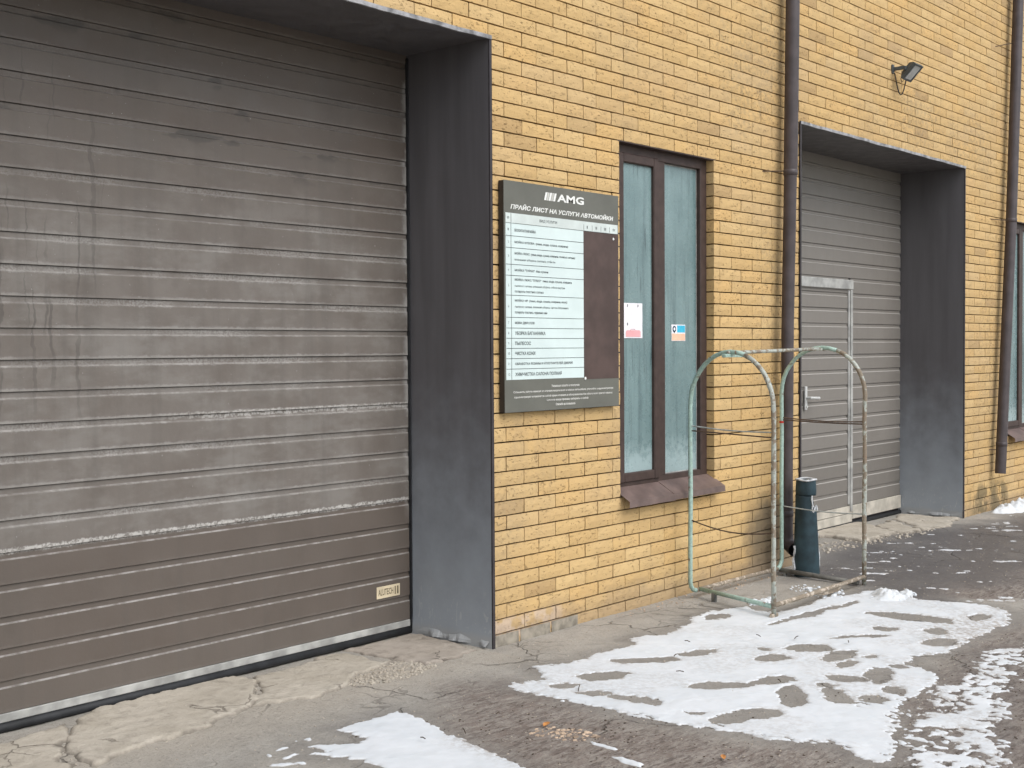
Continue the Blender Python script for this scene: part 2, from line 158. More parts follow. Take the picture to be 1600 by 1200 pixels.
# ---------------------------------------------------------------- helpers: materials
class NT:
    def __init__(s, name, rough=.6, spec=.3):
        s.m = bpy.data.materials.new(name); s.m.use_nodes = True; s.t = s.m.node_tree; s.t.nodes.clear()
        s.out = s.t.nodes.new('ShaderNodeOutputMaterial'); s.b = s.t.nodes.new('ShaderNodeBsdfPrincipled')
        s.t.links.new(s.b.outputs[0], s.out.inputs[0]); s.b.inputs['Roughness'].default_value = rough
        s.b.inputs['Specular IOR Level'].default_value = spec; s._p = None
    def put(s, sock, v):
        if isinstance(v, bpy.types.NodeSocket): s.t.links.new(v, sock)
        elif v is not None:
            if isinstance(v, (tuple, list)) and sock.type == 'RGBA' and len(v) == 3: v = (*v, 1)
            sock.default_value = v
    def P(s):
        if s._p is None:
            g = s.t.nodes.new('ShaderNodeNewGeometry'); s._p = g.outputs['Position']
            x = s.t.nodes.new('ShaderNodeSeparateXYZ'); s.put(x.inputs[0], s._p); s.X, s.Y, s.Z = x.outputs
            x = s.t.nodes.new('ShaderNodeSeparateXYZ'); s.put(x.inputs[0], g.outputs['Normal']); s.NX, s.NY, s.NZ = x.outputs
        return s._p
    def ma(s, op, a, b=None, c=None, clamp=False):
        n = s.t.nodes.new('ShaderNodeMath'); n.operation = op; n.use_clamp = clamp
        for i, v in enumerate((a, b, c)):
            if v is not None: s.put(n.inputs[i], v)
        return n.outputs[0]
    def mul(s, *a):
        r = a[0]
        for x in a[1:]: r = s.ma('MULTIPLY', r, x)
        return r
    def mr(s, v, a, b, c=0., d=1., smooth=True):
        n = s.t.nodes.new('ShaderNodeMapRange'); n.interpolation_type = 'SMOOTHSTEP' if smooth else 'LINEAR'; n.clamp = True
        for i, x in enumerate((v, a, b, c, d)): s.put(n.inputs[i], x)
        return n.outputs[0]
    def band(s, v, lo, hi, soft):
        return s.mul(s.mr(v, lo-soft, lo+soft), s.mr(v, hi-soft, hi+soft, 1., 0.))
    def xyz(s, x, y, z):
        n = s.t.nodes.new('ShaderNodeCombineXYZ')
        for i, v in enumerate((x, y, z)): s.put(n.inputs[i], v)
        return n.outputs[0]
    def scl(s, v, sc, rot=(0, 0, 0)):
        n = s.t.nodes.new('ShaderNodeMapping'); s.put(n.inputs['Vector'], v); n.inputs['Scale'].default_value = sc; n.inputs['Rotation'].default_value = rot
        return n.outputs[0]
    def noise(s, v, scale, detail=4, rough=.55, dist=0.):
        n = s.t.nodes.new('ShaderNodeTexNoise'); s.put(n.inputs['Vector'], v); n.inputs['Scale'].default_value = scale
        n.inputs['Detail'].default_value = detail; n.inputs['Roughness'].default_value = rough; n.inputs['Distortion'].default_value = dist
        return n.outputs[0]
    def vor(s, v, scale, feat='F1', rnd=1.):
        n = s.t.nodes.new('ShaderNodeTexVoronoi'); n.feature = feat; s.put(n.inputs['Vector'], v); n.inputs['Scale'].default_value = scale; n.inputs['Randomness'].default_value = rnd
        return n.outputs['Distance'], n.outputs.get('Color')
    def white(s, v):
        n = s.t.nodes.new('ShaderNodeTexWhiteNoise'); s.put(n.inputs[0], v); return n.outputs['Value']
    def attr(s, k):
        n = s.t.nodes.new('ShaderNodeAttribute'); n.attribute_name = k; return n.outputs['Fac']
    def mix(s, f, a, b, mode='MIX'):
        n = s.t.nodes.new('ShaderNodeMix'); n.data_type = 'RGBA'; n.blend_type = mode
        s.put(n.inputs[0], f); s.put(n.inputs[6], a); s.put(n.inputs[7], b); return n.outputs[2]
    def bump(s, h, strength, dist=.01):
        n = s.t.nodes.new('ShaderNodeBump'); s.put(n.inputs['Height'], h); s.put(n.inputs['Strength'], strength); n.inputs['Distance'].default_value = dist
        s.t.links.new(n.outputs[0], s.b.inputs['Normal'])
    def col(s, c): s.put(s.b.inputs['Base Color'], c); return s.m
    def rough(s, v): s.put(s.b.inputs['Roughness'], v)

def plain(name, c, rough=.6, var=.15, scale=12, bump=0., spec=.3, metal=0.):
    n = NT(name, rough, spec); P = n.P(); f = n.noise(P, scale, 5)
    c2 = tuple(x*(1-var*1.6) for x in c); c3 = tuple(min(1, x*(1+var)) for x in c)
    n.b.inputs['Metallic'].default_value = metal
    if bump: n.bump(n.noise(P, scale*6, 3), bump, .003)
    return n.col(n.mix(n.mr(f, .3, .7), c2, c3))

BP, BK, BU = .26, .075, 1.0125; BOFF = .1421      # brick pitch, course, first upright joint, bond offset
def m_brick():
    n = NT('yellow_brick', .9, .15); P = n.P(); X, Z = n.X, n.Z
    row = n.ma('FLOOR', n.ma('DIVIDE', Z, BK)); par = n.ma('FLOORED_MODULO', row, 2.)
    off = n.ma('MULTIPLY_ADD', par, -BOFF, BU+BOFF)
    colm = n.ma('FLOOR', n.ma('DIVIDE', n.ma('SUBTRACT', X, off), BP))
    r1 = n.white(n.xyz(row, colm, 0.)); r2 = n.white(n.xyz(row, colm, 7.)); r3 = n.white(n.xyz(row, colm, 13.))
    c = n.mix(r1, (.53, .352, .155), (.59, .412, .200))
    c = n.mix(n.mr(r2, .55, 1.), c, (.585, .382, .165))
    c = n.mix(n.mr(r3, .93, .96, 0., .55), c, (.33, .22, .115))
    shift = n.xyz(n.mul(r1, 9.), n.mul(r2, 5.), n.mul(r3, 7.))
    va = n.t.nodes.new('ShaderNodeVectorMath'); n.put(va.inputs[0], P); n.put(va.inputs[1], shift); PB = va.outputs[0]
    blot = n.noise(PB, 9, 4); c = n.mix(n.mr(blot, .35, .75, 0., .35), c, (.46, .318, .155))
    grain = n.noise(PB, 260, 3, .7); c = n.mix(n.mr(grain, .45, .75, 0., .30), c, (.36, .235, .11))
    # short slanting tool strokes pressed into the face
    st = n.noise(n.scl(PB, (46, 46, 95), (0, R(34), 0)), 1., 3, .65, .6)
    st2 = n.noise(PB, 7, 2); lim = n.ma('MULTIPLY_ADD', st2, -.16, .685)
    lim = n.ma('SUBTRACT', lim, n.mul(n.mr(r2, .6, 1.), .035))
    stroke = n.mr(st, lim, n.ma('ADD', lim, .05))
    # grime that gathers in the strokes, more of it in the weathered bands of the wall
    big = n.noise(P, 1.1, 3)
    weath = n.ma('ADD', n.mul(n.band(X, 3.0, 4.1, .35), n.band(Z, 2.7, 3.9, .3)), n.mul(n.band(X, 5.6, 9.5, .5), n.band(Z, 2.95, 3.6, .25)), clamp=True)
    weath = n.ma('ADD', weath, n.mul(n.band(X, 7.5, 8.2, .2), n.band(Z, .8, 2.6, .3), .8), clamp=True)
    weath = n.ma('ADD', weath, n.mul(n.band(X, 3.4, 4.1, .2), n.band(Z, .9, 2.4, .3), .8), clamp=True)
    weath = n.mul(weath, n.mr(big, .35, .6))
    c = n.mix(n.mul(stroke, n.ma('MULTIPLY_ADD', weath, .35, .50)), c, (.17, .105, .045))
    c = n.mix(n.mul(weath, n.mr(n.noise(P, 26, 4, .7), .42, .62), .55), c, (.30, .225, .135))
    batch = n.white(n.xyz(n.ma('FLOOR', n.mul(row, .34)), n.ma('FLOOR', n.mul(colm, .27)), 31.)); c = n.mix(n.mul(n.mr(n.ma('MULTIPLY_ADD', r3, .5, batch), .9, 1.3), .35), c, (.47, .335, .19))
    soot = n.mul(n.mr(n.noise(n.scl(P, (1.6, 1, .55)), 1., 4, .6), .46, .72), n.mr(n.noise(P, 31, 4, .7), .35, .65, .4, 1.)); c = n.mix(n.mul(soot, .42), c, (.33, .245, .15))
    # damp and soot: by the downpipe, along the foot of the wall, under the far window
    nz = n.noise(P, 6, 4, .6)
    pipe = n.mul(n.band(X, 3.35, 4.3, .38), n.mr(Z, .2, .8, 1., 0.))
    pipe = n.mr(n.ma('MULTIPLY_ADD', nz, .5, pipe), .62, 1.15)
    c = n.mix(n.mul(pipe, .85), c, (.13, .105, .075))
    foot = n.mr(n.ma('MULTIPLY_ADD', nz, -.25, Z), -.16, .03, 1., 0.)
    c = n.mix(n.mul(foot, .55), c, (.30, .225, .15))
    mould = n.mul(n.band(X, 7.35, 8.25, .12), n.band(Z, -.1, .2, .07), n.mr(nz, .38, .55))
    c = n.mix(n.mul(mould, .75), c, (.12, .10, .06))
    lime = n.mul(n.band(X, .85, 1.45, .12), n.band(Z, -.03, .075, .012), n.mr(n.noise(P, 13, 4), .40, .55))
    c = n.mix(n.mul(lime, .5), c, (.54, .44, .38))
    moss = n.mul(n.band(X, .88, 1.05, .05), n.mr(Z, -.055, -.02, 1., 0.), n.mr(nz, .4, .5)); c = n.mix(n.mul(moss, .8), c, (.22, .26, .06))
    h = n.ma('SUBTRACT', n.mul(n.noise(PB, 38, 4, .65), .9), n.mul(n.mr(st, .60, .66), .7))
    n.bump(h, .75, .006)
    return n.col(c)
def m_mortar():
    n = NT('dark_mortar', .95, .1); P = n.P()
    return n.col(n.mix(n.noise(P, 40, 4), (.014, .008, .003), (.040, .023, .010)))

RP, RZ1, RZ2 = .1277, .0145, .1085       # slat pitch and lowest joint of the two doors
def m_door(name, z0, dirty):
    n = NT(name, .5, .35); P = n.P(); X, Z = n.X, n.Z
    t = n.ma('FRACT', n.ma('DIVIDE', n.ma('SUBTRACT', Z, z0), RP)); k = n.ma('FLOOR', n.ma('DIVIDE', n.ma('SUBTRACT', Z, z0), RP))
    nz = n.noise(P, 5, 5, .6); fine = n.noise(P, 60, 4, .65); big = n.noise(P, 1.3, 3)
    sl = n.white(n.xyz(k, 3., 1.))
    if dirty:
        c = n.mix(nz, (.094, .075, .062), (.122, .100, .084))
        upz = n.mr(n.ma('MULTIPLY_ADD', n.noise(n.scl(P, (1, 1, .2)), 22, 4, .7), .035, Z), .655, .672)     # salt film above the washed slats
        film_shade = n.mul(upz, n.mr(nz, .25, .7, .45, 1.), n.mr(Z, 1.7, 2.5, 1., .0))  # salt thins with height, painting the soffit's shade into the door top
        c = n.mix(n.mul(film_shade, .62), c, n.mix(big, (.165, .145, .127), (.205, .188, .170)))
        c = n.mix(n.mul(n.mr(sl, .3, 1.), .22), c, (.15, .135, .12))
        # crust along the slat edges
        e1 = n.mul(n.mr(n.ma('MULTIPLY_ADD', n.noise(n.scl(P, (1, 1, .5)), 24, 5, .75), .30, t), .90, 1.02), n.mr(t, .84, .80))
        e2 = n.mr(n.ma('MULTIPLY_ADD', n.noise(n.scl(P, (1, 1, .5)), 30, 5, .75), -.22, t), -.07, .01, 1., 0.)
        crust = n.ma('MAXIMUM', n.mul(e1, .9), n.mul(e2, .55))
        crust = n.mul(crust, n.ma('MULTIPLY_ADD', upz, .85, .15), n.mr(n.noise(P, 3.1, 3), .28, .56), n.mr(Z, 1.5, 2.6, 1., .25))
        c = n.mix(n.mul(crust, .65), c, (.40, .385, .36))
        blot2 = n.mr(n.noise(n.scl(P, (1.3, 1, 2.6)), 1.7, 5, .68), .44, .66); c = n.mix(n.mul(blot2, upz, n.mr(Z, 1.7, 2.5, 1., .15), .38), c, (.245, .232, .212)); c = n.mix(n.mul(n.mr(n.noise(n.scl(P, (2.2, 1, 1.4)), 1.9, 4, .65), .54, .70), .30), c, (.085, .070, .058))  # pale blotches fade upward too, carrying the same painted soffit shade
        jag = n.ma('MULTIPLY_ADD', n.noise(n.xyz(n.mul(X, 1.), 0., n.mul(k, 3.7)), 17, 5, .8), .40, t)      # ragged rime hanging below each joint
        rime = n.mul(n.mr(jag, .92, .97), n.mr(n.noise(P, 120, 3, .7), .40, .58), n.mr(n.noise(n.xyz(X, 5., n.mul(k, .9)), 2.1, 3), .42, .66), upz, n.mr(Z, 1.7, 2.5, 1., .2))
        c = n.mix(n.mul(rime, .5), c, (.34, .325, .305))
        line = n.mul(n.band(n.ma('MULTIPLY_ADD', n.noise(n.scl(P, (1, 1, .2)), 26, 4, .75), .03, Z), .662, .684, .004), n.mr(fine, .38, .55)); c = n.mix(n.mul(line, .8), c, (.47, .45, .42))
        ln2 = n.mul(n.band(n.ma('MULTIPLY_ADD', n.noise(n.scl(P, (1, 1, .2)), 21, 5, .8), .045, Z), 1.170, 1.196, .004), n.mr(fine, .40, .56), n.mr(X, -.9, -.2)); c = n.mix(n.mul(ln2, .7), c, (.45, .43, .40))
        led_glint = n.mul(n.band(t, .760, .808, .012), n.mr(n.noise(P, 14, 4, .7), .35, .65, .15, 1.), n.mr(Z, .62, .70, 1., .25)); c = n.mix(n.mul(led_glint, .55), c, (.44, .42, .40))  # dusty pale band that paints in a highlight along the slat chamfers
        ends = n.mul(n.mr(n.ma('MULTIPLY_ADD', n.noise(P, 30, 4, .7), .05, X), .86, .90), n.mr(Z, .5, .75), n.mr(n.noise(P, 8, 3), .42, .55))
        c = n.mix(n.mul(ends, .5), c, (.4, .39, .37))
        # old trickles, top left
        wob = n.ma('MULTIPLY_ADD', n.noise(n.xyz(X, 0., Z), 9, 3), .06, X)
        dr = n.noise(n.xyz(n.mul(wob, 26.), 0., n.mul(Z, .9)), 1., 2, .5)
        drip = n.mul(n.mr(dr, .60, .645), n.mr(X, -.75, -1.05), n.band(Z, 1.25, 2.75, .25), n.mr(n.noise(P, 4, 2), .35, .6))
        c = n.mix(n.mul(drip, .5), c, (.06, .052, .045))
        st = n.noise(n.scl(P, (11, 1, .5)), 1., 4, .6); c = n.mix(n.mr(st, .45, .8, 0., .35), c, (.09, .08, .07))
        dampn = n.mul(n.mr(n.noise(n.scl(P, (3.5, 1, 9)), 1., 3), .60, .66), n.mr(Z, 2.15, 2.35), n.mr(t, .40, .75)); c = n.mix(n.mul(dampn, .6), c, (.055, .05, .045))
        fl = n.mul(n.mr(n.noise(P, 95, 2), .74, .78), upz); c = n.mix(n.mul(fl, .6), c, (.5, .49, .47))
        cr = n.ma('ADD', n.mul(crust, .8), n.mul(fine, .25))
    else:
        c = n.mix(nz, (.172, .155, .136), (.205, .188, .168))
        c = n.mix(n.mr(Z, .60, .62, .55, 0.), c, (.140, .126, .11))
        c = n.mix(n.mul(n.mr(sl, .5, 1.), .2), c, (.20, .185, .165))
        led_glint = n.band(t, .760, .808, .012); c = n.mix(n.mul(led_glint, .55), c, (.44, .42, .39))  # chamfer highlight painted as a pale band
        st = n.noise(n.scl(P, (22, 1, .8)), 1., 4, .6); c = n.mix(n.mr(st, .52, .8, 0., .35), c, (.16, .145, .125))
        cr = n.mul(fine, .2)
    n.rough(n.mr(nz, .3, .7, .42, .62)); n.bump(n.ma('ADD', cr, n.mul(big, .6)), .35, .006)
    return n.col(c)
def m_cladding():
    n = NT('brown_grey_sheet_metal', .45, .45); P = n.P(); Z = n.Z
    st = n.noise(n.scl(P, (9, 9, .7)), 1., 4, .6); nz = n.noise(P, 7, 4, .6)
    c = n.mix(n.mr(st, .3, .72), (.088, .082, .085), (.115, .108, .112))
    dust_bounce = n.mul(n.mr(n.ma('MULTIPLY_ADD', nz, .7, n.mul(Z, -1.)), -1.1, .45), .85); c = n.mix(dust_bounce, c, (.33, .36, .39))  # dust, with bluish bounced light painted in towards the foot
    sc = n.noise(n.scl(P, (30, 30, 9), (0, R(38), R(20))), 1., 3, .7, 1.2); scr = n.mul(n.mr(sc, .61, .66), n.mr(Z, .02, .30, 1., 0.)); c = n.mix(n.mul(scr, .5), c, (.45, .45, .45))
    sp_ = n.mul(n.mr(n.noise(P, 70, 3, .7), .60, .68), n.mr(Z, -.02, .40, 1., 0.)); c = n.mix(n.mul(sp_, .45), c, (.42, .41, .39))
    ed = n.mr(n.ma('MULTIPLY_ADD', nz, -.06, Z), -.060, -.010, 1., 0.); c = n.mix(n.mul(ed, .6), c, (.34, .33, .31))
    n.rough(n.mr(st, .3, .7, .36, .55)); n.bump(n.noise(P, 3.5, 2), .3, .015)
    return n.col(c)
def m_ground():
    n = NT('old_asphalt', .92, .2); P = n.P()
    wet, br, sand = n.attr('wet'), n.attr('brown'), n.attr('sand')
    a = n.noise(P, 2.2, 5, .6); b = n.noise(P, 11, 5, .65); g = n.noise(P, 150, 3, .7); sp, spc = n.vor(P, 210)
    # streaks run the way the wheels go, along the wall and across the yard
    wh = n.noise(n.scl(P, (2.2, 5.5, 1), (0, 0, R(42))), 7.5, 6, .76)
    c = n.mix(n.mr(a, .3, .7), (.300, .280, .246), (.365, .342, .305))
    c = n.mix(n.mr(b, .42, .70, 0., .42), c, (.215, .198, .176))
    c = n.mix(n.mr(wh, .42, .62, 0., n.mul(br, .8)), c, (.115, .088, .076))
    c = n.mix(n.mul(br, n.mr(b, .5, .7, 0., .5)), c, (.225, .175, .150))
    wf = n.noise(n.scl(P, (2.0, 9.0, 1), (0, 0, R(46))), 6., 6, .78)
    c = n.mix(n.mul(br, .40), c, (.20, .158, .136)); c = n.mix(n.mul(br, n.mr(wf, .50, .60), .75), c, (.088, .068, .060)); c = n.mix(n.mul(br, n.mr(wf, .40, .33), .5), c, (.42, .375, .335))
    c = n.mix(n.mul(sand, .6), c, (.40, .350, .285))
    c = n.mix(n.mul(wet, n.mr(a, .25, .6, .75, 1.)), c, n.mix(b, (.085, .079, .077), (.145, .134, .130)))
    c = n.mix(n.mul(wet, n.mr(wh, .60, .68, 0., .5)), c, (.30, .28, .26))
    c = n.mix(n.mr(sp, .0, .34, .38, 0.), c, n.mix(g, (.12, .105, .09), (.44, .41, .37)))
    c = n.mix(n.mr(g, .54, .70, 0., .6), c, (.10, .09, .08))
    g2 = n.noise(P, 48, 5, .72); c = n.mix(n.mr(g2, .55, .68, 0., .55), c, (.15, .135, .118)); c = n.mix(n.mr(g2, .40, .30, 0., .35), c, (.47, .44, .40))
    wv = n.t.nodes.new('ShaderNodeVectorMath'); wv.operation = 'MULTIPLY_ADD'
    nn = n.t.nodes.new('ShaderNodeTexNoise'); n.put(nn.inputs['Vector'], P); nn.inputs['Scale'].default_value = 6; nn.inputs['Detail'].default_value = 5
    n.put(wv.inputs[0], nn.outputs['Color']); wv.inputs[1].default_value = (.22, .22, 0); n.put(wv.inputs[2], P)
    ce, _ = n.vor(wv.outputs[0], 1.6, 'DISTANCE_TO_EDGE'); ce2, _ = n.vor(wv.outputs[0], 5.5, 'DISTANCE_TO_EDGE')
    ck = n.mul(n.mr(ce, .003, .011, 1., 0.), n.mr(n.noise(P, 1.7, 2), .5, .6)); ck2 = n.mul(n.mr(ce2, .008, .03, 1., 0.), n.mr(n.noise(P, 1.4, 3), .56, .63))
    crack = n.ma('MAXIMUM', ck, n.mul(ck2, .8)); c = n.mix(n.mul(crack, .55), c, (.07, .06, .05))
    n.rough(n.ma('MULTIPLY_ADD', wet, -.42, .93))
    h = n.ma('MULTIPLY_ADD', b, .6, n.mul(g2, .55)); h = n.ma('MULTIPLY_ADD', ck, -.9, h)
    n.bump(h, .8, .014)
    return n.col(c)
def m_concrete(name, lo, hi):
    n = NT(name, .93, .15); P = n.P(); a = n.noise(P, 3.5, 5, .6); b = n.noise(P, 16, 5, .68); g = n.noise(P, 130, 3, .7); sp, _ = n.vor(P, 150)
    c = n.mix(n.mr(a, .3, .7), lo, hi); c = n.mix(n.mr(b, .48, .72, 0., .5), c, tuple(x*.62 for x in lo))
    c = n.mix(n.mul(n.mr(sp, 0., .35, .5, 0.), n.mr(n.noise(P, 5, 2), .4, .6)), c, (.46, .42, .36)); c = n.mix(n.mr(g, .58, .75, 0., .4), c, (.11, .095, .078))
    wv = n.noise(P, 7, 5); ce, _ = n.vor(n.xyz(n.ma('MULTIPLY_ADD', wv, .3, n.X), n.ma('MULTIPLY_ADD', wv, -.25, n.Y), 0.), 2.3, 'DISTANCE_TO_EDGE')
    ck = n.mul(n.mr(ce, .004, .014, 1., 0.), n.mr(n.noise(P, 2.5, 2), .48, .58)); c = n.mix(n.mul(ck, .5), c, (.08, .065, .05))
    c = n.mix(n.mul(n.attr('rim'), .75), c, (.13, .112, .092))
    n.bump(n.ma('MULTIPLY_ADD', ck, -.8, n.ma('MULTIPLY_ADD', g, .3, b)), .8, .012)
    return n.col(c)
def m_snow(lump=False):
    n = NT('loose_snow' if lump else 'trodden_snow', .85, .2); P = n.P(); t = .02 if lump else n.attr('thick')
    a = n.noise(P, 5, 4); g = n.noise(P, 90, 4, .7); d = n.noise(P, 34, 5, .75)
    c = n.mix(n.mr(a, .3, .7), (.575, .60, .62), (.63, .65, .67))
    c = n.mix(n.mr(t, .0, .0028, .85, 0.), c, (.36, .335, .305))              # thin, dirty rim where the asphalt shows through
    c = n.mix(n.mul(n.attr('dirt'), n.mr(d, .40, .62)), c, (.33, .295, .26))
    c = n.mix(n.mr(d, .68, .76, 0., .3), c, (.55, .53, .5))
    n.bump(n.ma('MULTIPLY_ADD', d, .6, n.mul(g, .4)), .14, .008)
    n.b.inputs['Subsurface Weight'].default_value = 0.
    return n.col(c)
def m_glass():
    n = NT('misted_window_glass', .12, .5); P = n.P(); X, Z = n.X, n.Z
    st = n.noise(n.scl(P, (16, 1, .9)), 1., 4, .6, .4); a = n.noise(P, 2.2, 3); b = n.noise(P, 20, 5, .7)
    c = n.mix(n.mr(a, .3, .7), (.125, .190, .192), (.170, .245, .245)); c = n.mix(n.mr(st, .50, .66, 0., .7), c, (.085, .130, .135)); c = n.mix(n.mr(st, .42, .30, 0., .5), c, (.235, .320, .320))
    run = n.mul(n.mr(n.noise(n.xyz(n.ma('MULTIPLY_ADD', n.noise(P, 5, 2), .03, X), 0., n.mul(Z, .06)), 42, 2, .5), .60, .68), n.mr(X, 2.55, 2.45, .15, 1.), n.mr(n.noise(P, 2.6, 3), .42, .58)); c = n.mix(n.mul(run, .75), c, (.045, .07, .075))
    low = n.mul(n.mr(n.ma('MULTIPLY_ADD', b, -.25, Z), .62, .80, 1., 0.), .7); c = n.mix(low, c, (.34, .43, .43))
    n.rough(n.mr(b, .3, .7, .18, .4)); n.bump(a, .1, .02)
    return n.col(c)
def m_paint(name, paint, rustiness):
    n = NT(name, .5, .35); P = n.P(); a = n.noise(P, 16, 5, .7); b = n.noise(P, 55, 4, .7)
    m_ = n.mr(a, rustiness-.04, rustiness+.04); rust = n.mix(b, (.16, .125, .090), (.30, .25, .19)); rust = n.mix(n.mr(a, .62, .75, 0., .55), rust, (.30, .15, .075))
    c = n.mix(n.mr(b, .3, .7), tuple(x*.8 for x in paint), tuple(min(1, x*1.15) for x in paint)); c = n.mix(m_, c, rust)
    n.rough(n.mr(m_, 0., 1., .42, .85)); n.bump(n.ma('MULTIPLY_ADD', m_, -.5, b), .5, .003)
    return n.col(c)
M = dict(
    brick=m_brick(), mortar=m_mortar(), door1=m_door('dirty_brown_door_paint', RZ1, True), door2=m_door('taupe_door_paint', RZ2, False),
    clad=m_cladding(), ground=m_ground(), conc=m_concrete('sandy_concrete', (.39, .345, .28), (.47, .42, .35)), conc2=m_concrete('smooth_brown_concrete', (.335, .29, .24), (.39, .34, .29)),
    plinth=plain('grey_plinth', (.27, .24, .195), .95, .25, 14, .5, .1), snow=m_snow(), lump=m_snow(True), glass=m_glass(), green=m_paint('flaking_green_paint', (.33, .45, .39), .62), worn=m_paint('worn_green_grey_paint', (.38, .40, .355), .50), rust=m_paint('rusty_tube', (.46, .39, .31), .46),
    frame=plain('brown_window_plastic', (.058, .038, .032), .5, .12, 20, .05, .25), sill=plain('brown_sill_sheet', (.150, .105, .092), .45, .18, 9, .1, .4),
    rubber=plain('black_rubber', (.022, .023, .025), .6, .2, 14, .2), alu=plain('dull_aluminium', (.36, .355, .335), .42, .2, 10, .1, .5), cream=plain('cream_sheet', (.44, .405, .345), .55, .15, 8, .15),
    flash=plain('worn_light_flashing', (.27, .265, .27), .45, .35, 18, .2, .5), pipe=plain('brown_pipe_paint', (.068, .055, .056), .45, .14, 9, .1, .35), edge=plain('dark_edge_trim', (.042, .036, .038), .5, .15, 10),
    board=plain('grey_board', (.122, .121, .102), .5, .06, 6, 0, .3), boardside=plain('board_edge', (.04, .032, .026), .6, .1), sheet=plain('white_print', (.58, .665, .645), .55, .03, 5, 0, .25), header=plain('white_header', (.56, .61, .58), .45, .06, 9, 0, .4),
    brownfilm=plain('brown_film', (.078, .052, .045), .5, .14, 7, .05, .25), ink=plain('dark_print', (.055, .065, .065), .6, .1), white=plain('white_lettering', (.74, .74, .70), .5, .05), pale=plain('pale_small_print', (.50, .49, .45), .5, .08),
    paper=plain('white_paper', (.76, .74, .76), .8, .04), pink=plain('pink_print', (.74, .36, .37), .8, .06), blue=plain('blue_print', (.05, .42, .60), .5, .06), navy=plain('navy_print', (.02, .06, .10), .5, .06), peach=plain('peach_print', (.80, .48, .33), .6, .05),
    lamp=plain('grey_lamp_housing', (.07, .08, .085), .5, .12, 20), lens=plain('lamp_glass', (.42, .43, .43), .15, .08, 30, 0, .6), wire=plain('black_cable', (.03, .025, .022), .6, .1), rustwire=plain('rusty_wire', (.10, .065, .045), .8, .25, 40), palewire=plain('pale_wire', (.36, .38, .36), .5, .2, 30),
    teal=plain('dark_teal_plastic', (.022, .043, .053), .5, .25, 9, .15, .3), torn=plain('whitened_broken_edge', (.56, .57, .58), .75, .2, 40, .3), plate=plain('cream_plate', (.62, .52, .36), .5, .08), plateink=plain('plate_print', (.16, .13, .08), .6, .2, 60),
    leaf=plain('orange_dry_leaf', (.46, .20, .06), .8, .2, 30), twig=plain('dark_twig', (.07, .05, .035), .9, .2, 30), stone=m_concrete('light_rubble', (.36, .31, .25), (.46, .41, .34)), crumb=plain('ochre_crumbs', (.44, .33, .24), .9, .3, 12, .3), wood=plain('grey_wet_board', (.15, .145, .13), .75, .3, 12, .4), red=plain('red_tape', (.45, .03, .02), .5), handle=plain('light_grey_handle', (.55, .55, .53), .4, .08),
)

# ---------------------------------------------------------------- ground: one sheet out to the horizon
def axis(lo, hi, step, far):
    mid = np.arange(lo, hi+step/2, step); g = []; d = step
    while (g[-1] if g else 0) < far: d *= 1.45; g.append((g[-1] if g else 0)+d)
    g = np.array(g); return np.concatenate([(lo-g)[::-1], mid, hi+g])
gx, gy = axis(-2.5, 9.2, .02, 160), axis(-3.1, .62, .02, 160)
GX, GY = np.meshgrid(gx, gy, indexing='ij'); fade = np.exp(-(np.maximum(0, np.hypot(GX-3, GY)-12)/8)**2)
def soft(polys, w, amp=.25, seed=40):
    s = np.full(GX.shape, -9.); wx = (fbm(GX*2.3, GY*2.3, seed)-.5)*amp; k = (abs(GX-3) < 8) & (abs(GY+1.5) < 4)
    for p in polys: s[k] = np.maximum(s[k], sdf((GX+wx)[k], (GY+wx)[k], p))
    return sstep(-w, w, s)
damp = np.zeros(GX.shape); _k = (abs(GX-1.5) < 3.2) & (abs(GY+1.4) < 1.8)
for _p in (SNOW_MAIN[0], SNOW_LEFT[0], SNOW_RIGHT[0]): damp[_k] = np.maximum(damp[_k], sstep(-.13, -.01, sdf(GX[_k], GY[_k], _p)))
damp *= .35+.9*fbm(GX*4, GY*4, 321)
sand = np.clip(sstep(.45, 0, np.abs(GY-.05))*((GX < .85)*1.+sstep(4.6, 5.2, GX)*sstep(7.5, 6.8, GX)*.7)*(.4+fbm(GX*3, GY*3, 77)) + .25*sstep(-.5, 0, GY)*(GX < 2.6), 0, 1)
ground = link('ground', grid_mesh('ground', gx, gy, gz(GX, GY)*fade + GZ*(1-fade), attrs=dict(wet=np.clip(soft(WET, .25, .5, 41)+.42*damp, 0, 1), brown=soft(BROWN, .18, .4, 42), sand=sand)), M['ground'])
tag(ground, kind='structure')

# ---------------------------------------------------------------- concrete slabs in front of the two doors
def slab(name, poly, T, res, mat, parent, seed, edge=.022, rag=.06, rise=None):
    P = np.array(poly); lo = P.min(0)-.05; hi = P.max(0)+.05
    xs, ys = np.arange(lo[0], hi[0], res), np.arange(lo[1], hi[1], res); X, Y = np.meshgrid(xs, ys, indexing='ij')
    wx = (fbm(X*11, Y*11, seed, 5)-.5)*rag*2; wy = (fbm(X*11+7, Y*11, seed+5, 5)-.5)*rag*2
    s = sdf(X+wx, Y+wy, poly)
    top = T*(.75+.5*fbm(X*2.6, Y*2.6, seed+2)) + .006*(fbm(X*18, Y*18, seed+3, 3)-.5)
    if rise is not None: top = top*rise(X, Y)
    t = -.012 + (top+.012)*sstep(-edge, edge, s)
    return link(name, grid_mesh(name, xs, ys, gz(X, Y)+t, keep=t > -.010, attrs=dict(rim=sstep(.016, -.004, s-.03*(fbm(X*14, Y*14, seed+9)-.4)))), mat, parent)
ap1 = tag(empty('door_apron', (-.5, .2, GZ)), kind='structure'); ap2 = tag(empty('door_apron', (6, .2, GZ)), kind='structure')
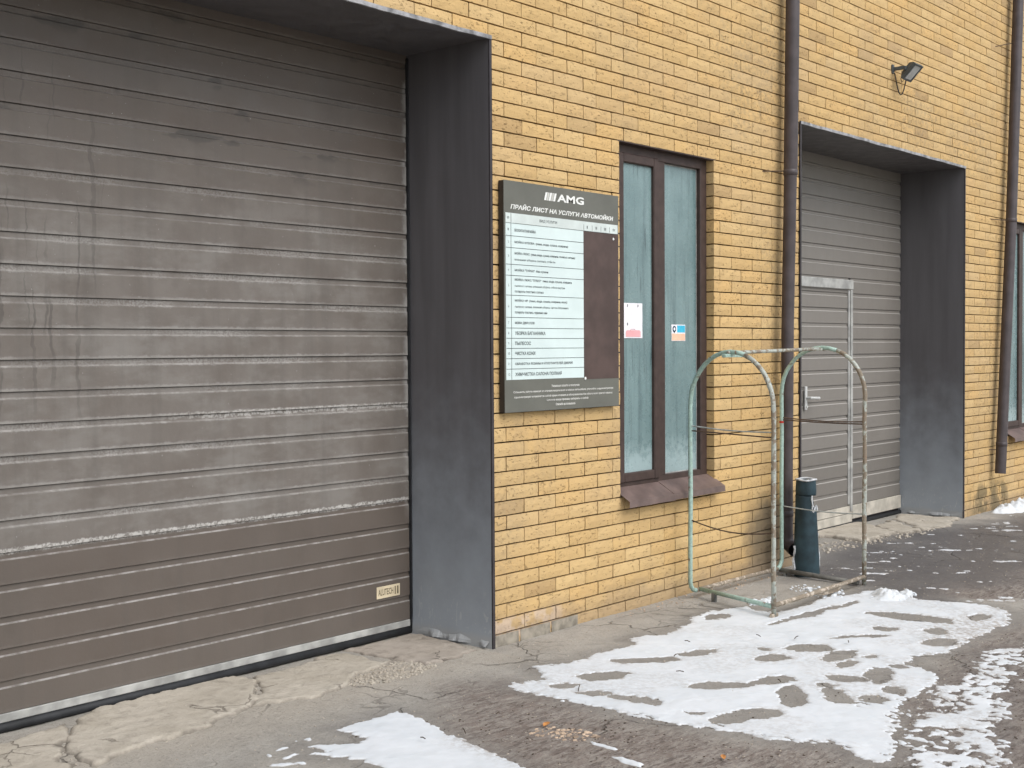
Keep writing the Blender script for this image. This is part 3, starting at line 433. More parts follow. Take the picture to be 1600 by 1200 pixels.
def under(o, p): o.parent = p; o.matrix_parent_inverse = p.matrix_basis.inverted(); return o
for i, pl in enumerate(SLABS1): under(slab('concrete_slab', pl, (.014, .012, .010, .010)[i], .011, M['conc2'] if i == 2 else M['conc'], None, 200+i*11), ap1)
for i, pl in enumerate(SLABS2): under(slab('concrete_slab', pl, (.024, .016, .012)[i], .014, M['conc'], None, 300+i*11), ap2)

# ---------------------------------------------------------------- building
BZ0, BZ1, BX0, BX1 = -.30, 6.0, -4.0, 13.0
G1, G2 = (-2.111, .889, 3.0), (4.145, 7.127, 3.0)
W1, W2 = (2.008, 3.021, .60, 2.625), (8.25, 9.263, .60, 2.625)
bld = empty('brick_building', (2.5, .3, GZ)); tag(bld, 'yellow brick garage building with two dark sectional doors and tall windows', 'building')
def part(o, p=None): return under(o, p or bld)
openings = [(G1[0], G1[1], -9, G1[2]), (G2[0], G2[1], -9, G2[2]), W1, W2]
core = MB(); CY = .020
xs_ = sorted({BX0, BX1, *[v for o in openings for v in o[:2]]})
for a, b in zip(xs_[:-1], xs_[1:]):
    op = [o for o in openings if o[0] <= a+1e-6 and o[1] >= b-1e-6]
    e = .004                                                     # the core stands a little behind the brick ends in the reveals
    if not op: core.box((a-(e if a > BX0 else 0)+e*2*(a > BX0), CY, BZ0), (b-e*(b < BX1), .75, BZ1))
    else:
        o = op[0]; core.box((a+e, CY, o[3]+e), (b-e, .75, BZ1))
        if o[2] > 0: core.box((a+e, CY, BZ0), (b-e, .75, o[2]-e))
wall = part(core.build('wall', M['mortar']))
# dark room behind the doors and windows so that no light comes from behind
part(MB().box((BX0, .751, BZ0), (BX1, .80, BZ1)).build('rear_lining', M['mortar']))

def brick_mesh(L, H, D, seed, nx=4, nz=2):
    r = random.Random(seed); v = []; f = []
    for j in range(nz+1):
        for i in range(nx+1):
            ed = i in (0, nx) or j in (0, nz); cn = i in (0, nx) and j in (0, nz)
            x = -L/2+L*i/nx + (r.uniform(-.006, .006) if 0 < i < nx else r.uniform(-.0006, .0006)); z = -H/2+H*j/nz + (r.uniform(-.004, .004) if 0 < j < nz else r.uniform(-.0007, .0007))
            y = r.uniform(.0012, .003) if ed else r.uniform(-.0022, .0012)
            if cn: y += .0008; x *= .995
            v.append((x, y, z))
    for j in range(nz):
        for i in range(nx): a = j*(nx+1)+i; f.append((a, a+1, a+nx+2, a+nx+1))
    ring = [i for i in range(nx+1)] + [j*(nx+1)+nx for j in range(1, nz+1)] + [nz*(nx+1)+i for i in range(nx-1, -1, -1)] + [j*(nx+1) for j in range(nz-1, 0, -1)]
    n0 = len(v); v += [(v[i][0], D, v[i][2]) for i in ring]; k = len(ring)
    for q in range(k): f.append((ring[q], n0+q, n0+(q+1) % k, ring[(q+1) % k]))
    return v, f
def project(x, y, z):
    d = Vector((x, y, z))-Vector(CAM_POS); w = d.dot(fwd); return 800+LENS_PX*d.dot(right)/w, 600-LENS_PX*d.dot(up)/w
JH, JV, BD = .0073, .0052, .10
spots = []
for k in range(-3, int(BZ1/BK)):
    z0, z1 = k*BK, (k+1)*BK; off = BU+BOFF*(k % 2 == 0)
    cuts = [(o[0], o[1]) for o in openings if o[2] < z1-.01 and o[3] > z0+.01]
    edges = sorted(c for q in cuts for c in q)
    i = math.floor((BX0-off)/BP)
    while off+i*BP < BX1:
        a, b = max(off+i*BP, BX0), min(off+(i+1)*BP, BX1); i += 1
        segs = [(a, b)]
        for c0, c1 in cuts: segs = [s for q in segs for s in ((q[0], min(q[1], c0)), (max(q[0], c1), q[1])) if s[1]-s[0] > 1e-4]
        for s0, s1 in segs:
            l0 = 0 if any(abs(s0-e) < 1e-4 for e in edges) else JV/2; l1 = 0 if any(abs(s1-e) < 1e-4 for e in edges) else JV/2
            if s1-s0 < .02: continue
            spots.append((s0+l0, s1-l1, z0+JH/2, z1-JH/2, k))
def weight(s):
    q = [project(x, 0, z) for x, z in ((s[0], s[2]), (s[1], s[2]), (s[1], s[3]), (s[0], s[3]))]
    cx = sum(p[0] for p in q)/4; cy = sum(p[1] for p in q)/4
    if not (0 < cx < 1600 and 0 < cy < 1200) or s[1] < -1.5 or (s[0] > .97 and s[1] < 1.93 and s[2] > 1.14 and s[3] < 2.28): return 0
    return abs(sum(q[i][0]*q[(i+1) % 4][1]-q[(i+1) % 4][0]*q[i][1] for i in range(4)))/2
spots = [s for s in spots if s[3] > -.14 or True]
order = sorted(range(len(spots)), key=lambda i: -weight(spots[i])); near = set(order[:300])
cache = {}; rest = MB()
for i, (a, b, c, d, k) in enumerate(spots):
    dy = random.uniform(-.0012, .0015)
    if i in near:
        key = (round(b-a, 3), random.randrange(12) if b-a > .25 else random.randrange(3))
        if key not in cache:
            v, f = brick_mesh(b-a, d-c, BD, hash(key) & 0xffff); cache[key] = MB().add(v, f).mesh('brick')
        part(link('brick', cache[key], M['brick'], None, ((a+b)/2, dy, (c+d)/2)), wall)
    else:
        vis = weight((a, b, c, d, k)) > 0
        v, f = brick_mesh(b-a, d-c, BD, i, *((4, 2) if vis else (1, 1)))
        cx, cz = (a+b)/2, (c+d)/2; rest.add([(x+cx, y+dy, z+cz) for x, y, z in v], f)
tag(part(rest.build('brickwork', M['brick']), wall), kind='stuff')

# plinth blocks half sunk at the foot of the wall
for a, b in ((.9, 1.10), (1.115, 1.36), (1.375, 1.60)):
    v, f = brick_mesh(b-a, .10, .1, int(a*100)); part(MB().add([(x+(a+b)/2, y-.004, z-.055) for x, y, z in v], f).build('plinth_block', M['plinth']), wall)

# metal-clad surrounds of the doors
def surround(g):
    x0, x1, zt = g; D = .60
    for s, x in ((1, x1), (-1, x0)):
        b = MB().box((x-.002 if s > 0 else x-.016, -.012, GZ-.04), (x+.016 if s > 0 else x+.002, -.004, zt-.004))       # flange on the brick face
        part(b.build('jamb_flange', M['edge']))
        # the reveal sheet, slightly dented, as a thin curved plate
        ny, nz_ = 12, 60; ys = np.linspace(-.0035, D, ny+1); zs = np.linspace(GZ-.03, zt-.001, nz_+1); Y, Zz = np.meshgrid(ys, zs, indexing='ij')
        bulge = .003*(fbm(Y*3, Zz*1.5, 60+int(x*3))-.5)*np.minimum(1, (Y+.004)*3)
        # torn and curled foot
        cur = np.clip(.15-(Zz-GZ), 0, 1)/.15*.034*np.clip((fbm(Y*9, Zz*0+x, 91)-.35), 0, 1)
        Xx = x - s*(.0015+bulge+cur)
        Zb = Zz + np.where(Zz < GZ+.06, .05*(fbm(Y*14, Zz*0+x*2, 95)-.35), 0)
        vs = np.stack([Xx, Y, Zb], -1).reshape(-1, 3).tolist(); I = lambda i, j: i*(nz_+1)+j
        fs = [(I(i, j), I(i+1, j), I(i+1, j+1), I(i, j+1)) for i in range(ny) for j in range(nz_)]
        o = part(MB().add(vs, fs).build('jamb_sheet', M['clad'], smooth=True)); md = o.modifiers.new('thickness', 'SOLIDIFY'); md.thickness = .0012; md.offset = 0; es = o.modifiers.new('crisp', 'EDGE_SPLIT'); es.split_angle = R(30)
    ny = 40; lip = MB()
    for i in range(ny+1):
        y = .012+.53*i/ny; a = float(fbm(np.array(y*9.), np.array(x1), 411)); hgt = .012+.055*max(0., a-.38); out = .004+.075*max(0., float(fbm(np.array(y*13.), np.array(x1+3), 417))-.42)
        zz = float(gz(np.array(x1), np.array(y)))+.012; lip.v += [(x1-.005-out, y, zz), (x1-.006-out*.75, y, zz+hgt*.55), (x1-.0045, y, zz+hgt+.012)]
    for i in range(ny): lip.f += [(i*3, i*3+3, i*3+4, i*3+1), (i*3+1, i*3+4, i*3+5, i*3+2)]; lip.m += [0, 0]
    o = part(lip.build('curled_foot', M['clad'])); md = o.modifiers.new('thickness', 'SOLIDIFY'); md.thickness = .001; md.offset = 0
    part(MB().box((x0, -.004, zt-.0035), (x1, D, zt-.001)).build('soffit_sheet', M['clad']))
    # light flashing along the lintel edge, a bit wavy
    b = MB(); n = 24; L = (x1+.014-(x0-.014)); pv = None
    for i in range(n+1):
        x = x0-.014+L*i/n; w = random.uniform(-.0025, .0025); q = [(x, -.016, zt-.010+w), (x, -.016+w*.4, zt+.010+w), (x, -.0045, zt+.0125+w), (x, -.0045, zt-.0105+w)]
        b.v += q
        if i:
            o = (i-1)*4; b.f += [(o, o+4, o+5, o+1), (o+1, o+5, o+6, o+2), (o+2, o+6, o+7, o+3), (o+3, o+7, o+4, o)]; b.m += [0]*4
    part(b.build('lintel_flashing', M['flash']))
surround(G1); surround(G2)

def slat_mesh(w, h=RP, name='slat'):
    prof = [(.016, .0005), (.001, .0005), (0, .0018), (0, h-.0310), (.0075, h-.0240), (.0082, h-.0015), (.016, h-.0015)]
    b = MB(); n = len(prof); nx = max(1, int(w/.25))
    for i in range(nx+1):
        for y, z in prof: b.v.append((w*i/nx, y, z))
    for i in range(nx):
        for k in range(n-1): b.f.append((i*n+k, (i+1)*n+k, (i+1)*n+k+1, i*n+k+1)); b.m.append(0)
    b.f += [tuple(range(n)), tuple(nx*n+k for k in range(n))[::-1]]; b.m += [0, 0]
    return b.mesh(name)
DY = .57                                                          # face of the doors behind the brick face
# near door
d1 = part(empty('sectional_door', (-.61, DY, GZ))); d1['label'] = 'large dark brown sectional door with salt stains'
sm = slat_mesh(G1[1]-G1[0]-.012)
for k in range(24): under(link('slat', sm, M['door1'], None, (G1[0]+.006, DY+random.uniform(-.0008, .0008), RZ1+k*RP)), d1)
under(MB().box((G1[0]+.006, DY+.016, GZ), (G1[1]-.006, DY+.04, 3.0)).build('door_backing', M['edge']), d1)
under(MB().bbox((G1[0]+.008, DY-.004, -.022), (G1[1]-.01, DY+.012, RZ1-.001), .003).build('bottom_rail', M['alu']), d1)
b = MB().tube([(G1[0]+.008, DY+.002, -.042), (G1[1]-.01, DY+.002, -.042)], .0205, 10); under(b.build('rubber_seal', M['rubber'], smooth=True), d1)
under(MB().box((G1[1]-.0125, DY-.016, GZ+.01), (G1[1]-.0045, DY-.0005, 2.98)).build('side_seal', M['rubber']), d1)

# ------------------------------------------------ lettering helper
def text_verts(body, w=None, h=None, shear=0., bold=0., size=1.):
    cu = bpy.data.curves.new('t', 'FONT'); cu.body = body; cu.size = size; cu.shear = shear; cu.offset = bold; cu.resolution_u = 2
    o = bpy.data.objects.new('t', cu); COL.objects.link(o); dg = bpy.context.evaluated_depsgraph_get()
    me = bpy.data.meshes.new_from_object(o.evaluated_get(dg)); v = np.array([x.co[:] for x in me.vertices]).reshape(-1, 3); f = [tuple(p.vertices) for p in me.polygons]
    bpy.data.objects.remove(o, do_unlink=True); bpy.data.curves.remove(cu); bpy.data.meshes.remove(me)
    if len(v) == 0: return v, f
    v[:, :2] -= v[:, :2].min(0); ext = v[:, :2].max(0)
    if w: v[:, 0] *= w/ext[0]
    if h: v[:, 1] *= h/ext[1]
    elif w: v[:, 1] *= w/ext[0]
    return v, f
def letter(mb, body, x, z, y, w=None, h=None, mi=0, align='l', **kw):
    v, f = text_verts(body, w, h, **kw)
    if len(v) == 0: return
    if h and not w: pass
    W = v[:, 0].max()
    if align == 'c': x -= W/2
    mb.add([(x+a, y, z+b_) for a, b_, _ in v], f, mi)

pl = under(MB().bbox((.635, DY-.0035, .156), (.802, DY-.0005, .218), .001).build('maker_plate', M['plate']), d1); pl['label'] = 'small cream name plate with dark lettering'
b = MB(); letter(b, 'ALUTECH', .645, .171, DY-.0042, w=.108, h=.034, bold=.02); b.box((.763, DY-.0044, .166), (.771, DY-.0040, .208)); b.box((.780, DY-.0044, .166), (.791, DY-.0040, .208)); under(b.build('plate_lettering', M['plateink']), d1)

# far door with its wicket
d2 = part(empty('sectional_door', (5.6, DY, GZ))); d2['label'] = 'taupe sectional door with wicket'
WX0, WX1, WZT = 5.19, 6.13, 1.985
ss = [slat_mesh(WX0-G2[0]-.006), slat_mesh(WX1-WX0-.075), slat_mesh(G2[1]-WX1-.006), slat_mesh(G2[1]-G2[0]-.012)]
for k in range(23):
    z = RZ2+k*RP; j = lambda: DY+random.uniform(-.0008, .0008)
    if z < WZT-.02:
        under(link('slat', ss[0], M['door2'], None, (G2[0]+.006, j(), z)), d2); under(link('slat', ss[1], M['door2'], None, (WX0+.0375, j()-.001, z)), d2)
        under(link('slat', ss[2], M['door2'], None, (WX1, j(), z)), d2)
    else: under(link('slat', ss[3], M['door2'], None, (G2[0]+.006, j(), z)), d2)
under(MB().box((G2[0]+.006, DY+.016, GZ), (G2[1]-.006, DY+.04, 3.0)).build('door_backing', M['edge']), d2)
fr = MB().bbox((WX1-.036, DY-.018, .06), (WX1+.002, DY+.004, WZT-.06), .004).bbox((WX0-.002, DY-.018, .06), (WX0+.036, DY+.004, WZT-.06), .004).bbox((WX0-.002, DY-.022, WZT-.06), (WX1+.004, DY+.004, WZT+.022), .006)
under(fr.build('wicket_frame', M['alu']), d2)
under(MB().bbox((WX1-.066, DY-.010, .12), (WX1-.041, DY+.004, WZT-.064), .003).build('wicket_stile', M['alu']), d2)
under(MB().bbox((WX0+.04, DY-.012, .045), (WX1-.042, DY+.004, RZ2-.002), .003).build('wicket_bottom_rail', M['cream']), d2)
under(MB().bbox((WX0+.0, DY-.014, -.03), (WX1-.038, DY+.004, .041), .003).build('threshold_rail', M['cream']), d2)
under(MB().bbox((WX1+.004, DY-.014, -.008), (G2[1]-.012, DY+.004, RZ2-.002), .003).build('bottom_rail', M['cream']), d2)
under(MB().bbox((WX1-.036, DY-.011, -.03), (WX1+.002, DY+.004, .058), .002).build('hinge_post', M['cream']), d2)
b = MB().tube([(G2[0]+.008, DY, -.046), (G2[1]-.01, DY, -.046)], .019, 8); under(b.build('rubber_seal', M['rubber'], smooth=True), d2)
hd = MB().bbox((5.272, DY-.026, .95), (5.305, DY-.014, 1.135), .003); hd.tube([(5.29, DY-.02, 1.045), (5.29, DY-.065, 1.045), (5.31, DY-.072, 1.045), (5.415, DY-.072, 1.04)], .011, 8)
hd.tube([(5.289, DY-.02, .975), (5.289, DY-.034, .975)], .011, 8); under(hd.build('wicket_handle', M['handle'], smooth=False), d2)

# windows
def window(w, full=True):
    x0, x1, z0, z1 = w; fy = .055
    wo_ = part(empty('window', ((x0+x1)/2, fy, z0)))
    F = .062; f = MB(); mx0, mx1 = x0+.455, x0+.545
    f.bbox((x0, fy, z0+.03), (x0+F, fy+.07, z1), .004).bbox((x1-F*1.2, fy, z0+.03), (x1, fy+.07, z1), .004).bbox((x0+F-.001, fy+.0015, z1-F), (x1-F, fy+.07, z1-.001), .004).bbox((x0+F-.001, fy+.0015, z0+.03), (x1-F, fy+.07, z0+.085), .004)
    f.bbox((mx0, fy+.0008, z0+.08), (mx1, fy+.07, z1-F+.002), .005)
    under(f.build('window_frame', M['frame']), wo_)
    under(MB().box((x0-.02, .003, z1-.004), (x1+.02, fy+.02, z1+.0025)).build('lintel_angle', M['frame']), wo_)
    s = MB(); a, b_, c, d = x0+F-.012, mx0+.012, z0+.07, z1-F+.012; S = .055; sy = fy-.012
    s.bbox((a, sy, c), (a+S, sy+.05, d), .006).bbox((b_-S, sy, c), (b_, sy+.05, d), .006).bbox((a+S-.002, sy+.001, d-S), (b_-S+.002, sy+.05, d-.0005), .006).bbox((a+S-.002, sy+.001, c+.0005), (b_-S+.002, sy+.05, c+S), .006)
    under(s.build('sash', M['frame']), wo_)
    under(MB().box((a+S-.004, sy+.022, c+S-.004), (b_-S+.004, sy+.03, d-S+.004)).build('pane', M['glass']), wo_)
    under(MB().box((mx1-.004, fy+.030, z0+.082), (x1-F*1.2+.004, fy+.038, z1-F+.004)).build('pane', M['glass']), wo_)
    g = MB(); bx0, bx1, bz0, bz1, by = mx1, x1-F*1.2, z0+.085, z1-F, fy+.0285
    g.box((bx0, by, bz0), (bx0+.006, by+.003, bz1)).box((bx1-.006, by, bz0), (bx1, by+.003, bz1)).box((bx0+.006, by, bz0), (bx1-.006, by+.003, bz0+.006)).box((bx0+.006, by, bz1-.006), (bx1-.006, by+.003, bz1))
    under(g.build('glazing_bead', M['alu']), wo_)
    # folded sheet sill in two lengths
    for q, (sx0, sx1, dz) in enumerate(((x0-.004, x0+.47, 0.), (x0+.455, x1+.018, .004))):
        yb, yf, zb, zf = fy-.002, -.066, z0+.048+dz, z0-.020+dz; b = MB(); T = .0025; pr = [(yb, zb), (yf, zf), (yf-.002, zf-.036), (yf+.012, zf-.041)]; n = len(pr); nx = 5
        for i in range(nx+1):
            x = sx0+(sx1-sx0)*i/nx
            for k_, (y, z) in enumerate(pr): wz = random.uniform(-.002, .002) if k_ else 0; b.v.append((x, max(y, -.09), z+wz))
        for i in range(nx):
            for k_ in range(n-1): b.f.append((i*n+k_, i*n+k_+1, (i+1)*n+k_+1, (i+1)*n+k_)); b.m.append(0)
        o = under(b.build('sill', M['sill']), wo_); md = o.modifiers.new('thickness', 'SOLIDIFY'); md.thickness = T; md.offset = -1
    return wo_
w1 = window(W1); w2 = window(W2)

# ---------------------------------------------------------------- price board
BX, BXR, BZ, BZT, BY = .955, 1.936, 1.127, 2.300, -.042
pb = empty('price_board', ((BX+BXR)/2, -.02, BZ)); tag(pb, 'grey price list board with white table fixed to the brick wall beside the window', 'sign')
under(MB().bbox((BX, BY, BZ), (BXR, BY+.004, BZT), .0012).build('board_face', M['board']), pb)
under(MB().box((BX+.0015, BY+.0045, BZ+.0015), (BXR-.0015, -.006, BZT-.0015)).build('board_core', M['boardside']), pb)
Y1, Y2, Y3 = BY-.0012, BY-.0020, BY-.0028
under(MB().box((.966, Y1, 1.293), (1.611, BY-.0002, 2.086)).build('table_sheet', M['sheet']), pb)
under(MB().box((.966, Y2, 2.0875), (1.926, BY-.0002, 2.137)).build('table_header', M['header']), pb)
under(MB().box((1.6115, Y1, 1.283), (1.932, BY-.0002, 2.087)).build('brown_cover', M['brownfilm']), pb)
# second measure, straight from the photograph's row lines at the left edge of the sheet
zs_ = [2.086, 2.022, 1.962, 1.878, 1.822, 1.722, 1.610, 1.556, 1.504, 1.453, 1.401, 1.348, 1.293]
lines = MB()
for z in zs_[1:-1]: under(MB().box((.967, Y2, z-.0013), (1.610, Y1-.0002, z+.0013)).build('row_rule', M['ink']), pb)
lines.box((1.006, Y2-.0001, 1.294), (1.0085, Y1-.0003, 2.085)); lines.box((1.006, Y3, 2.089), (1.0085, Y2-.0002, 2.136)); lines.box((.967, Y2-.0004, 2.0855), (1.925, Y2+.0004, 2.0872))
for x in (1.612, 1.688, 1.768, 1.848): lines.box((x, Y3, 2.09), (x+.002, Y2-.0002, 2.12))
under(lines.build('table_rule', M['ink']), pb)
def para(k, ls):
    txt = MB()
    zt, zb = zs_[k], zs_[k+1]; n = len(ls); pitch = .030 if n > 1 else 0; z = (zt+zb)/2 + pitch*(n-1)/2 - .009
    for (s, w, bold) in ls:
        letter(txt, s, 1.035, z, Y2, w=w, h=.018 if bold else .0135, bold=.02 if bold else .008); z -= pitch
    letter(txt, str(k+1), .982, (zt+zb)/2-.006, Y2, h=.012, w=.007 if k < 9 else .012)
    tag(under(txt.build('row_lettering', M['ink']), pb), kind='stuff')
para(0, [('БЕСКОНТАКТНАЯ МОЙКА', .17, True)])
para(1, [('МОЙКА КУЗОВА  (пена, вода, сушка, коврики)', .44, True)])
para(2, [('МОЙКА ЛЮКС  (пена, вода, сушка, коврики, пылесос салона)', .50, True), ('влажная уборка салона, стёкла', .33, False)])
para(3, [('МОЙКА "ТУРБО"  без сушки', .27, True)])
para(4, [('МОЙКА ЛЮКС "ПЛЮС"  пена, вода, сушка, коврики', .47, True), ('пылесос салона, влажная уборка, стёкла внутри', .41, False), ('полироль пластика салона', .23, False)])
para(5, [('МОЙКА VIP  (пена, вода, сушка, коврики, воск)', .43, True), ('пылесос салона, влажная уборка, чистка багажника', .44, False), ('полироль пластика, чернение шин', .26, False)])
para(6, [('МОЙКА ДВИГАТЕЛЯ', .155, True)]); para(7, [('УБОРКА БАГАЖНИКА', .245, True)]); para(8, [('ПЫЛЕСОС', .125, True)]); para(9, [('ЧИСТКА КОЖИ', .16, True)])
para(10, [('ОБРАБОТКА РЕЗИНЫ И УПЛОТНИТЕЛЕЙ ДВЕРЕЙ', .475, True)]); para(11, [('ХИМЧИСТКА САЛОНА ПОЛНАЯ', .38, True)])
txt = MB()
letter(txt, '№', .979, 2.105, Y3, w=.012, h=.014); letter(txt, 'ВИД УСЛУГИ', 1.235, 2.103, Y3, w=.145, h=.017, bold=.01)
for i, s in enumerate(('I', 'II', 'III', 'IV')): letter(txt, s, 1.640+i*.08, 2.1, Y3, w=.008+.004*i, h=.015, bold=.01)
tag(under(txt.build('header_lettering', M['ink']), pb), kind='stuff')
tt = MB(); letter(tt, 'ПРАЙС ЛИСТ НА УСЛУГИ АВТОМОЙКИ', 1.006, 2.158, BY-.001, w=.88, h=.030, shear=.18, bold=.028); under(tt.build('board_title', M['white']), pb)
lg = MB()
for i in range(5):                                                # slanting bars, then the letters
    x = 1.275+i*.019; lg.add([(x, BY-.001, 2.224), (x+.016, BY-.001, 2.224), (x+.030, BY-.001, 2.266), (x+.014, BY-.001, 2.266)], [(0, 1, 2, 3)], 1 if i % 2 else 0)
letter(lg, 'AMG', 1.385, 2.224, BY-.001, w=.232, h=.041, bold=.03); under(lg.build('board_logo', [M['white'], M['pale']]), pb)
ft = MB()
for s, x, z, w in (('Уважаемые клиенты и посетители', 1.45, 1.248, .24), ('Стоимость услуги зависит от степени загрязнения и класса автомобиля, уточняйте у администратора', 1.45, 1.222, .86), ('Администрация оставляет за собой право отказать в обслуживании без объяснения причин клиенту', 1.45, 1.196, .85), ('Ценные вещи просим забирать с собой', 1.47, 1.174, .36), ('Спасибо за понимание', 1.45, 1.150, .17)):
    letter(ft, s, x, z, BY-.001, w=w, h=.0135, align='c', bold=.05)
tag(under(ft.build('footer_lettering', M['pale']), pb), kind='stuff')
sc = MB().tube([(1.885, BY, 2.058), (1.885, BY-.004, 2.058)], .007, 8).tube([(1.622, BY, 1.288), (1.622, BY-.004, 1.288)], .008, 8); under(sc.build('fixing_screw', M['white']), pb)

# ---------------------------------------------------------------- papers stuck on the window
py = .055-.012+.0205
pn = empty('paper_notice', (2.22, py, 1.5)); tag(pn, 'white paper notice with pink bag drawing taped to the left pane', 'notice')
def warp(x0, x1, z0, z1, y, n=6, a=.0012):
    b = MB()
    for j in range(n+1):
        for i in range(n+1): b.v.append((x0+(x1-x0)*i/n, y-.0016-a*abs(math.sin(i*1.3+j*.9)), z0+(z1-z0)*j/n))
    for j in range(n):
        for i in range(n): k = j*(n+1)+i; b.f.append((k, k+1, k+n+2, k+n+1)); b.m.append(0)
    return b
PX0, PX1, PZ0, PZ1 = 2.118, 2.318, 1.508, 1.712
o = under(warp(PX0, PX1, PZ0, PZ1, py).build('paper', M['paper']), pn)
b = MB(); X0, X1, Z0, Z1 = PX0+.03, PX1-.02, PZ0+.008, PZ0+.046; c = .010
b.add([(X0, py-.0045, Z0), (X1, py-.0045, Z0), (X1, py-.0045, Z1-c), (X1-c, py-.0045, Z1), (X0+c, py-.0045, Z1), (X0, py-.0045, Z1-c)], [(0, 1, 2, 3, 4, 5)]); b.tube([(X0+.045, py-.0045, Z1), (X0+.055, py-.0045, Z1+.007), (X0+.085, py-.0045, Z1+.007), (X0+.095, py-.0045, Z1)], .0012, 4)
under(b.build('bag_drawing', M['pink']), pn)
b = MB()
for x, z in ((PX0+.045, PZ1-.022), (PX1-.05, PZ1-.022), (PX0+.045, PZ0+.075)): b.box((x, py-.0046, z), (x+.006, py-.0042, z+.014))
under(b.build('ink_mark', M['ink']), pn)
sy_ = .055+.030
st = empty('window_sticker', (2.745, sy_, 1.49)); tag(st, 'small blue and peach sticker on the right pane', 'sticker')
SX0, SX1, SZ0, SZ1 = 2.662, 2.815, 1.492, 1.592; ya = sy_-.0022
under(MB().box((SX0, sy_-.0015, SZ0), (SX1, sy_-.0004, SZ1)).build('sticker_backing', M['paper']), st)
under(MB().box((SX0+.003, ya, SZ0+.003), (SX1-.003, sy_-.0016, SZ0+.045)).build('peach_field', M['peach']), st)
under(MB().box((SX0+.062, ya, SZ0+.052), (SX1-.004, sy_-.0016, SZ1-.005)).build('blue_field', M['blue']), st)
b = MB(); pts = arc((SX0+.030, ya-.0002, SZ0+.073), .020, 0, 2*math.pi*11/12, (1, 0, 0), (0, 0, 1), 11); b.add(pts, [tuple(range(12))]); b.add([(SX0+.018, ya-.0002, SZ0+.060), (SX0+.030, ya-.0002, SZ0+.046), (SX0+.042, ya-.0002, SZ0+.060)], [(0, 1, 2)]); under(b.build('badge', M['navy']), st)
b = MB(); b.add(arc((SX0+.030, ya-.0006, SZ0+.073), .010, 0, 2*math.pi*11/12, (1, 0, 0), (0, 0, 1), 11), [tuple(range(12))]); under(b.build('badge_centre', M['paper']), st)

# ---------------------------------------------------------------- downpipes
def pipe_thing(label, path, rad, collars, hooks, elbow=None):
    base = path[-1]; t = empty('downpipe', base); tag(t, label, 'downpipe', 'downpipes on the brick wall')
    under(MB().tube(path, rad, 20, caps=False).build('pipe', M['pipe'], smooth=True), t)
    for (x, y, z, r) in collars: under(MB().tube([(x, y, z-.02), (x, y, z-.018), (x, y, z+.018), (x, y, z+.02)], [r*.99, r*1.06, r*1.06, r*.99], 20, caps=True).build('collar', M['pipe'], smooth=True), t)
    for a, b_ in hooks: under(MB().tube([a, b_], .004, 6).build('hook', M['rustwire']), t)
    if elbow: under(MB().tube(elbow[0], elbow[1], 18, caps=False).build('elbow', M['pipe'], smooth=True), t)
    return t
py_ = -.085
path1 = [(3.885, py_, 5.9), (3.880, py_, 3.7), (3.852, py_, 2.62), (3.85, py_, 2.60), (3.812, py_, 1.6), (3.800, py_, .60), (3.802, py_, .17)]
p1 = pipe_thing('brown downpipe between the near window and the far door, ending in an elbow', path1, [.047, .047, .047, .043, .042, .041, .040], [(3.852, py_, 2.62, .046), (3.801, py_, .33, .041)],
    [((3.84, py_+.02, 2.63), (3.63, .004, 2.615))], ([(3.802, py_, .185), (3.803, py_-.002, .150), (3.795, py_-.02, .12), (3.775, py_-.055, .105), (3.752, py_-.085, .098)], [.043, .043, .044, .045, .046]))
path2 = [(8.33, py_, 5.9), (8.215, py_, 4.65), (8.06, py_, 2.60), (7.93, py_, 1.4), (7.812, py_, .283)]
p2 = pipe_thing('brown downpipe at the right edge, leaning and cut short above the ground', path2, .048, [(8.06, py_, 2.60, .048), (7.84, py_, .55, .048)],
    [((8.04, py_+.02, 2.6), (7.76, .004, 2.6)), ((8.17, py_+.02, 4.25), (7.86, .004, 4.17)), ((7.83, py_+.02, .50), (7.76, .0, .50))])

# ---------------------------------------------------------------- floodlight over the far door
fl = empty('floodlight', (5.65, 0, 3.61)); tag(fl, 'small grey floodlight on an arm above the far door', 'lamp')
FX, FY, FZ = 5.725, -.125, 3.585
ax = Vector((1, 0, 0)); lo = Vector((0, -.70, .72)).normalized(); nn_ = ax.cross(lo); nn_ = nn_ if nn_.z < 0 else -nn_   # faces out and down
def ori(b): b.v = [tuple(Vector((FX, FY, FZ)) + ax*x + lo*y + nn_*z) for x, y, z in b.v]; return b
hb = MB(); W_, L_ = .074, .074
hb.add([(-W_, -L_, .012), (W_, -L_, .012), (W_, L_, .012), (-W_, L_, .012), (-W_, -L_, -.006), (W_, -L_, -.006), (W_, L_, -.006), (-W_, L_, -.006), (-W_*.6, -L_*.55, -.045), (W_*.6, -L_*.55, -.045), (W_*.6, L_*.65, -.045), (-W_*.6, L_*.65, -.045)],
       [(0, 1, 2, 3), (0, 4, 5, 1), (1, 5, 6, 2), (2, 6, 7, 3), (3, 7, 4, 0), (4, 8, 9, 5), (5, 9, 10, 6), (6, 10, 11, 7), (7, 11, 8, 4), (8, 11, 10, 9)])
under(ori(hb).build('housing', M['lamp']), fl)
under(ori(MB().bbox((-W_*.78, -L_*.8, .0125), (W_*.78, L_*.8, .0155), .001)).build('lens', M['lens']), fl)
rim = MB(); rim.box((-W_, -L_, .0125), (-W_*.8, L_, .02)).box((W_*.8, -L_, .0125), (W_, L_, .02)).box((-W_*.8, -L_, .0125), (W_*.8, -L_*.82, .02)).box((-W_*.8, L_*.82, .0125), (W_*.8, L_, .02)); under(ori(rim).build('rim', M['lamp']), fl)
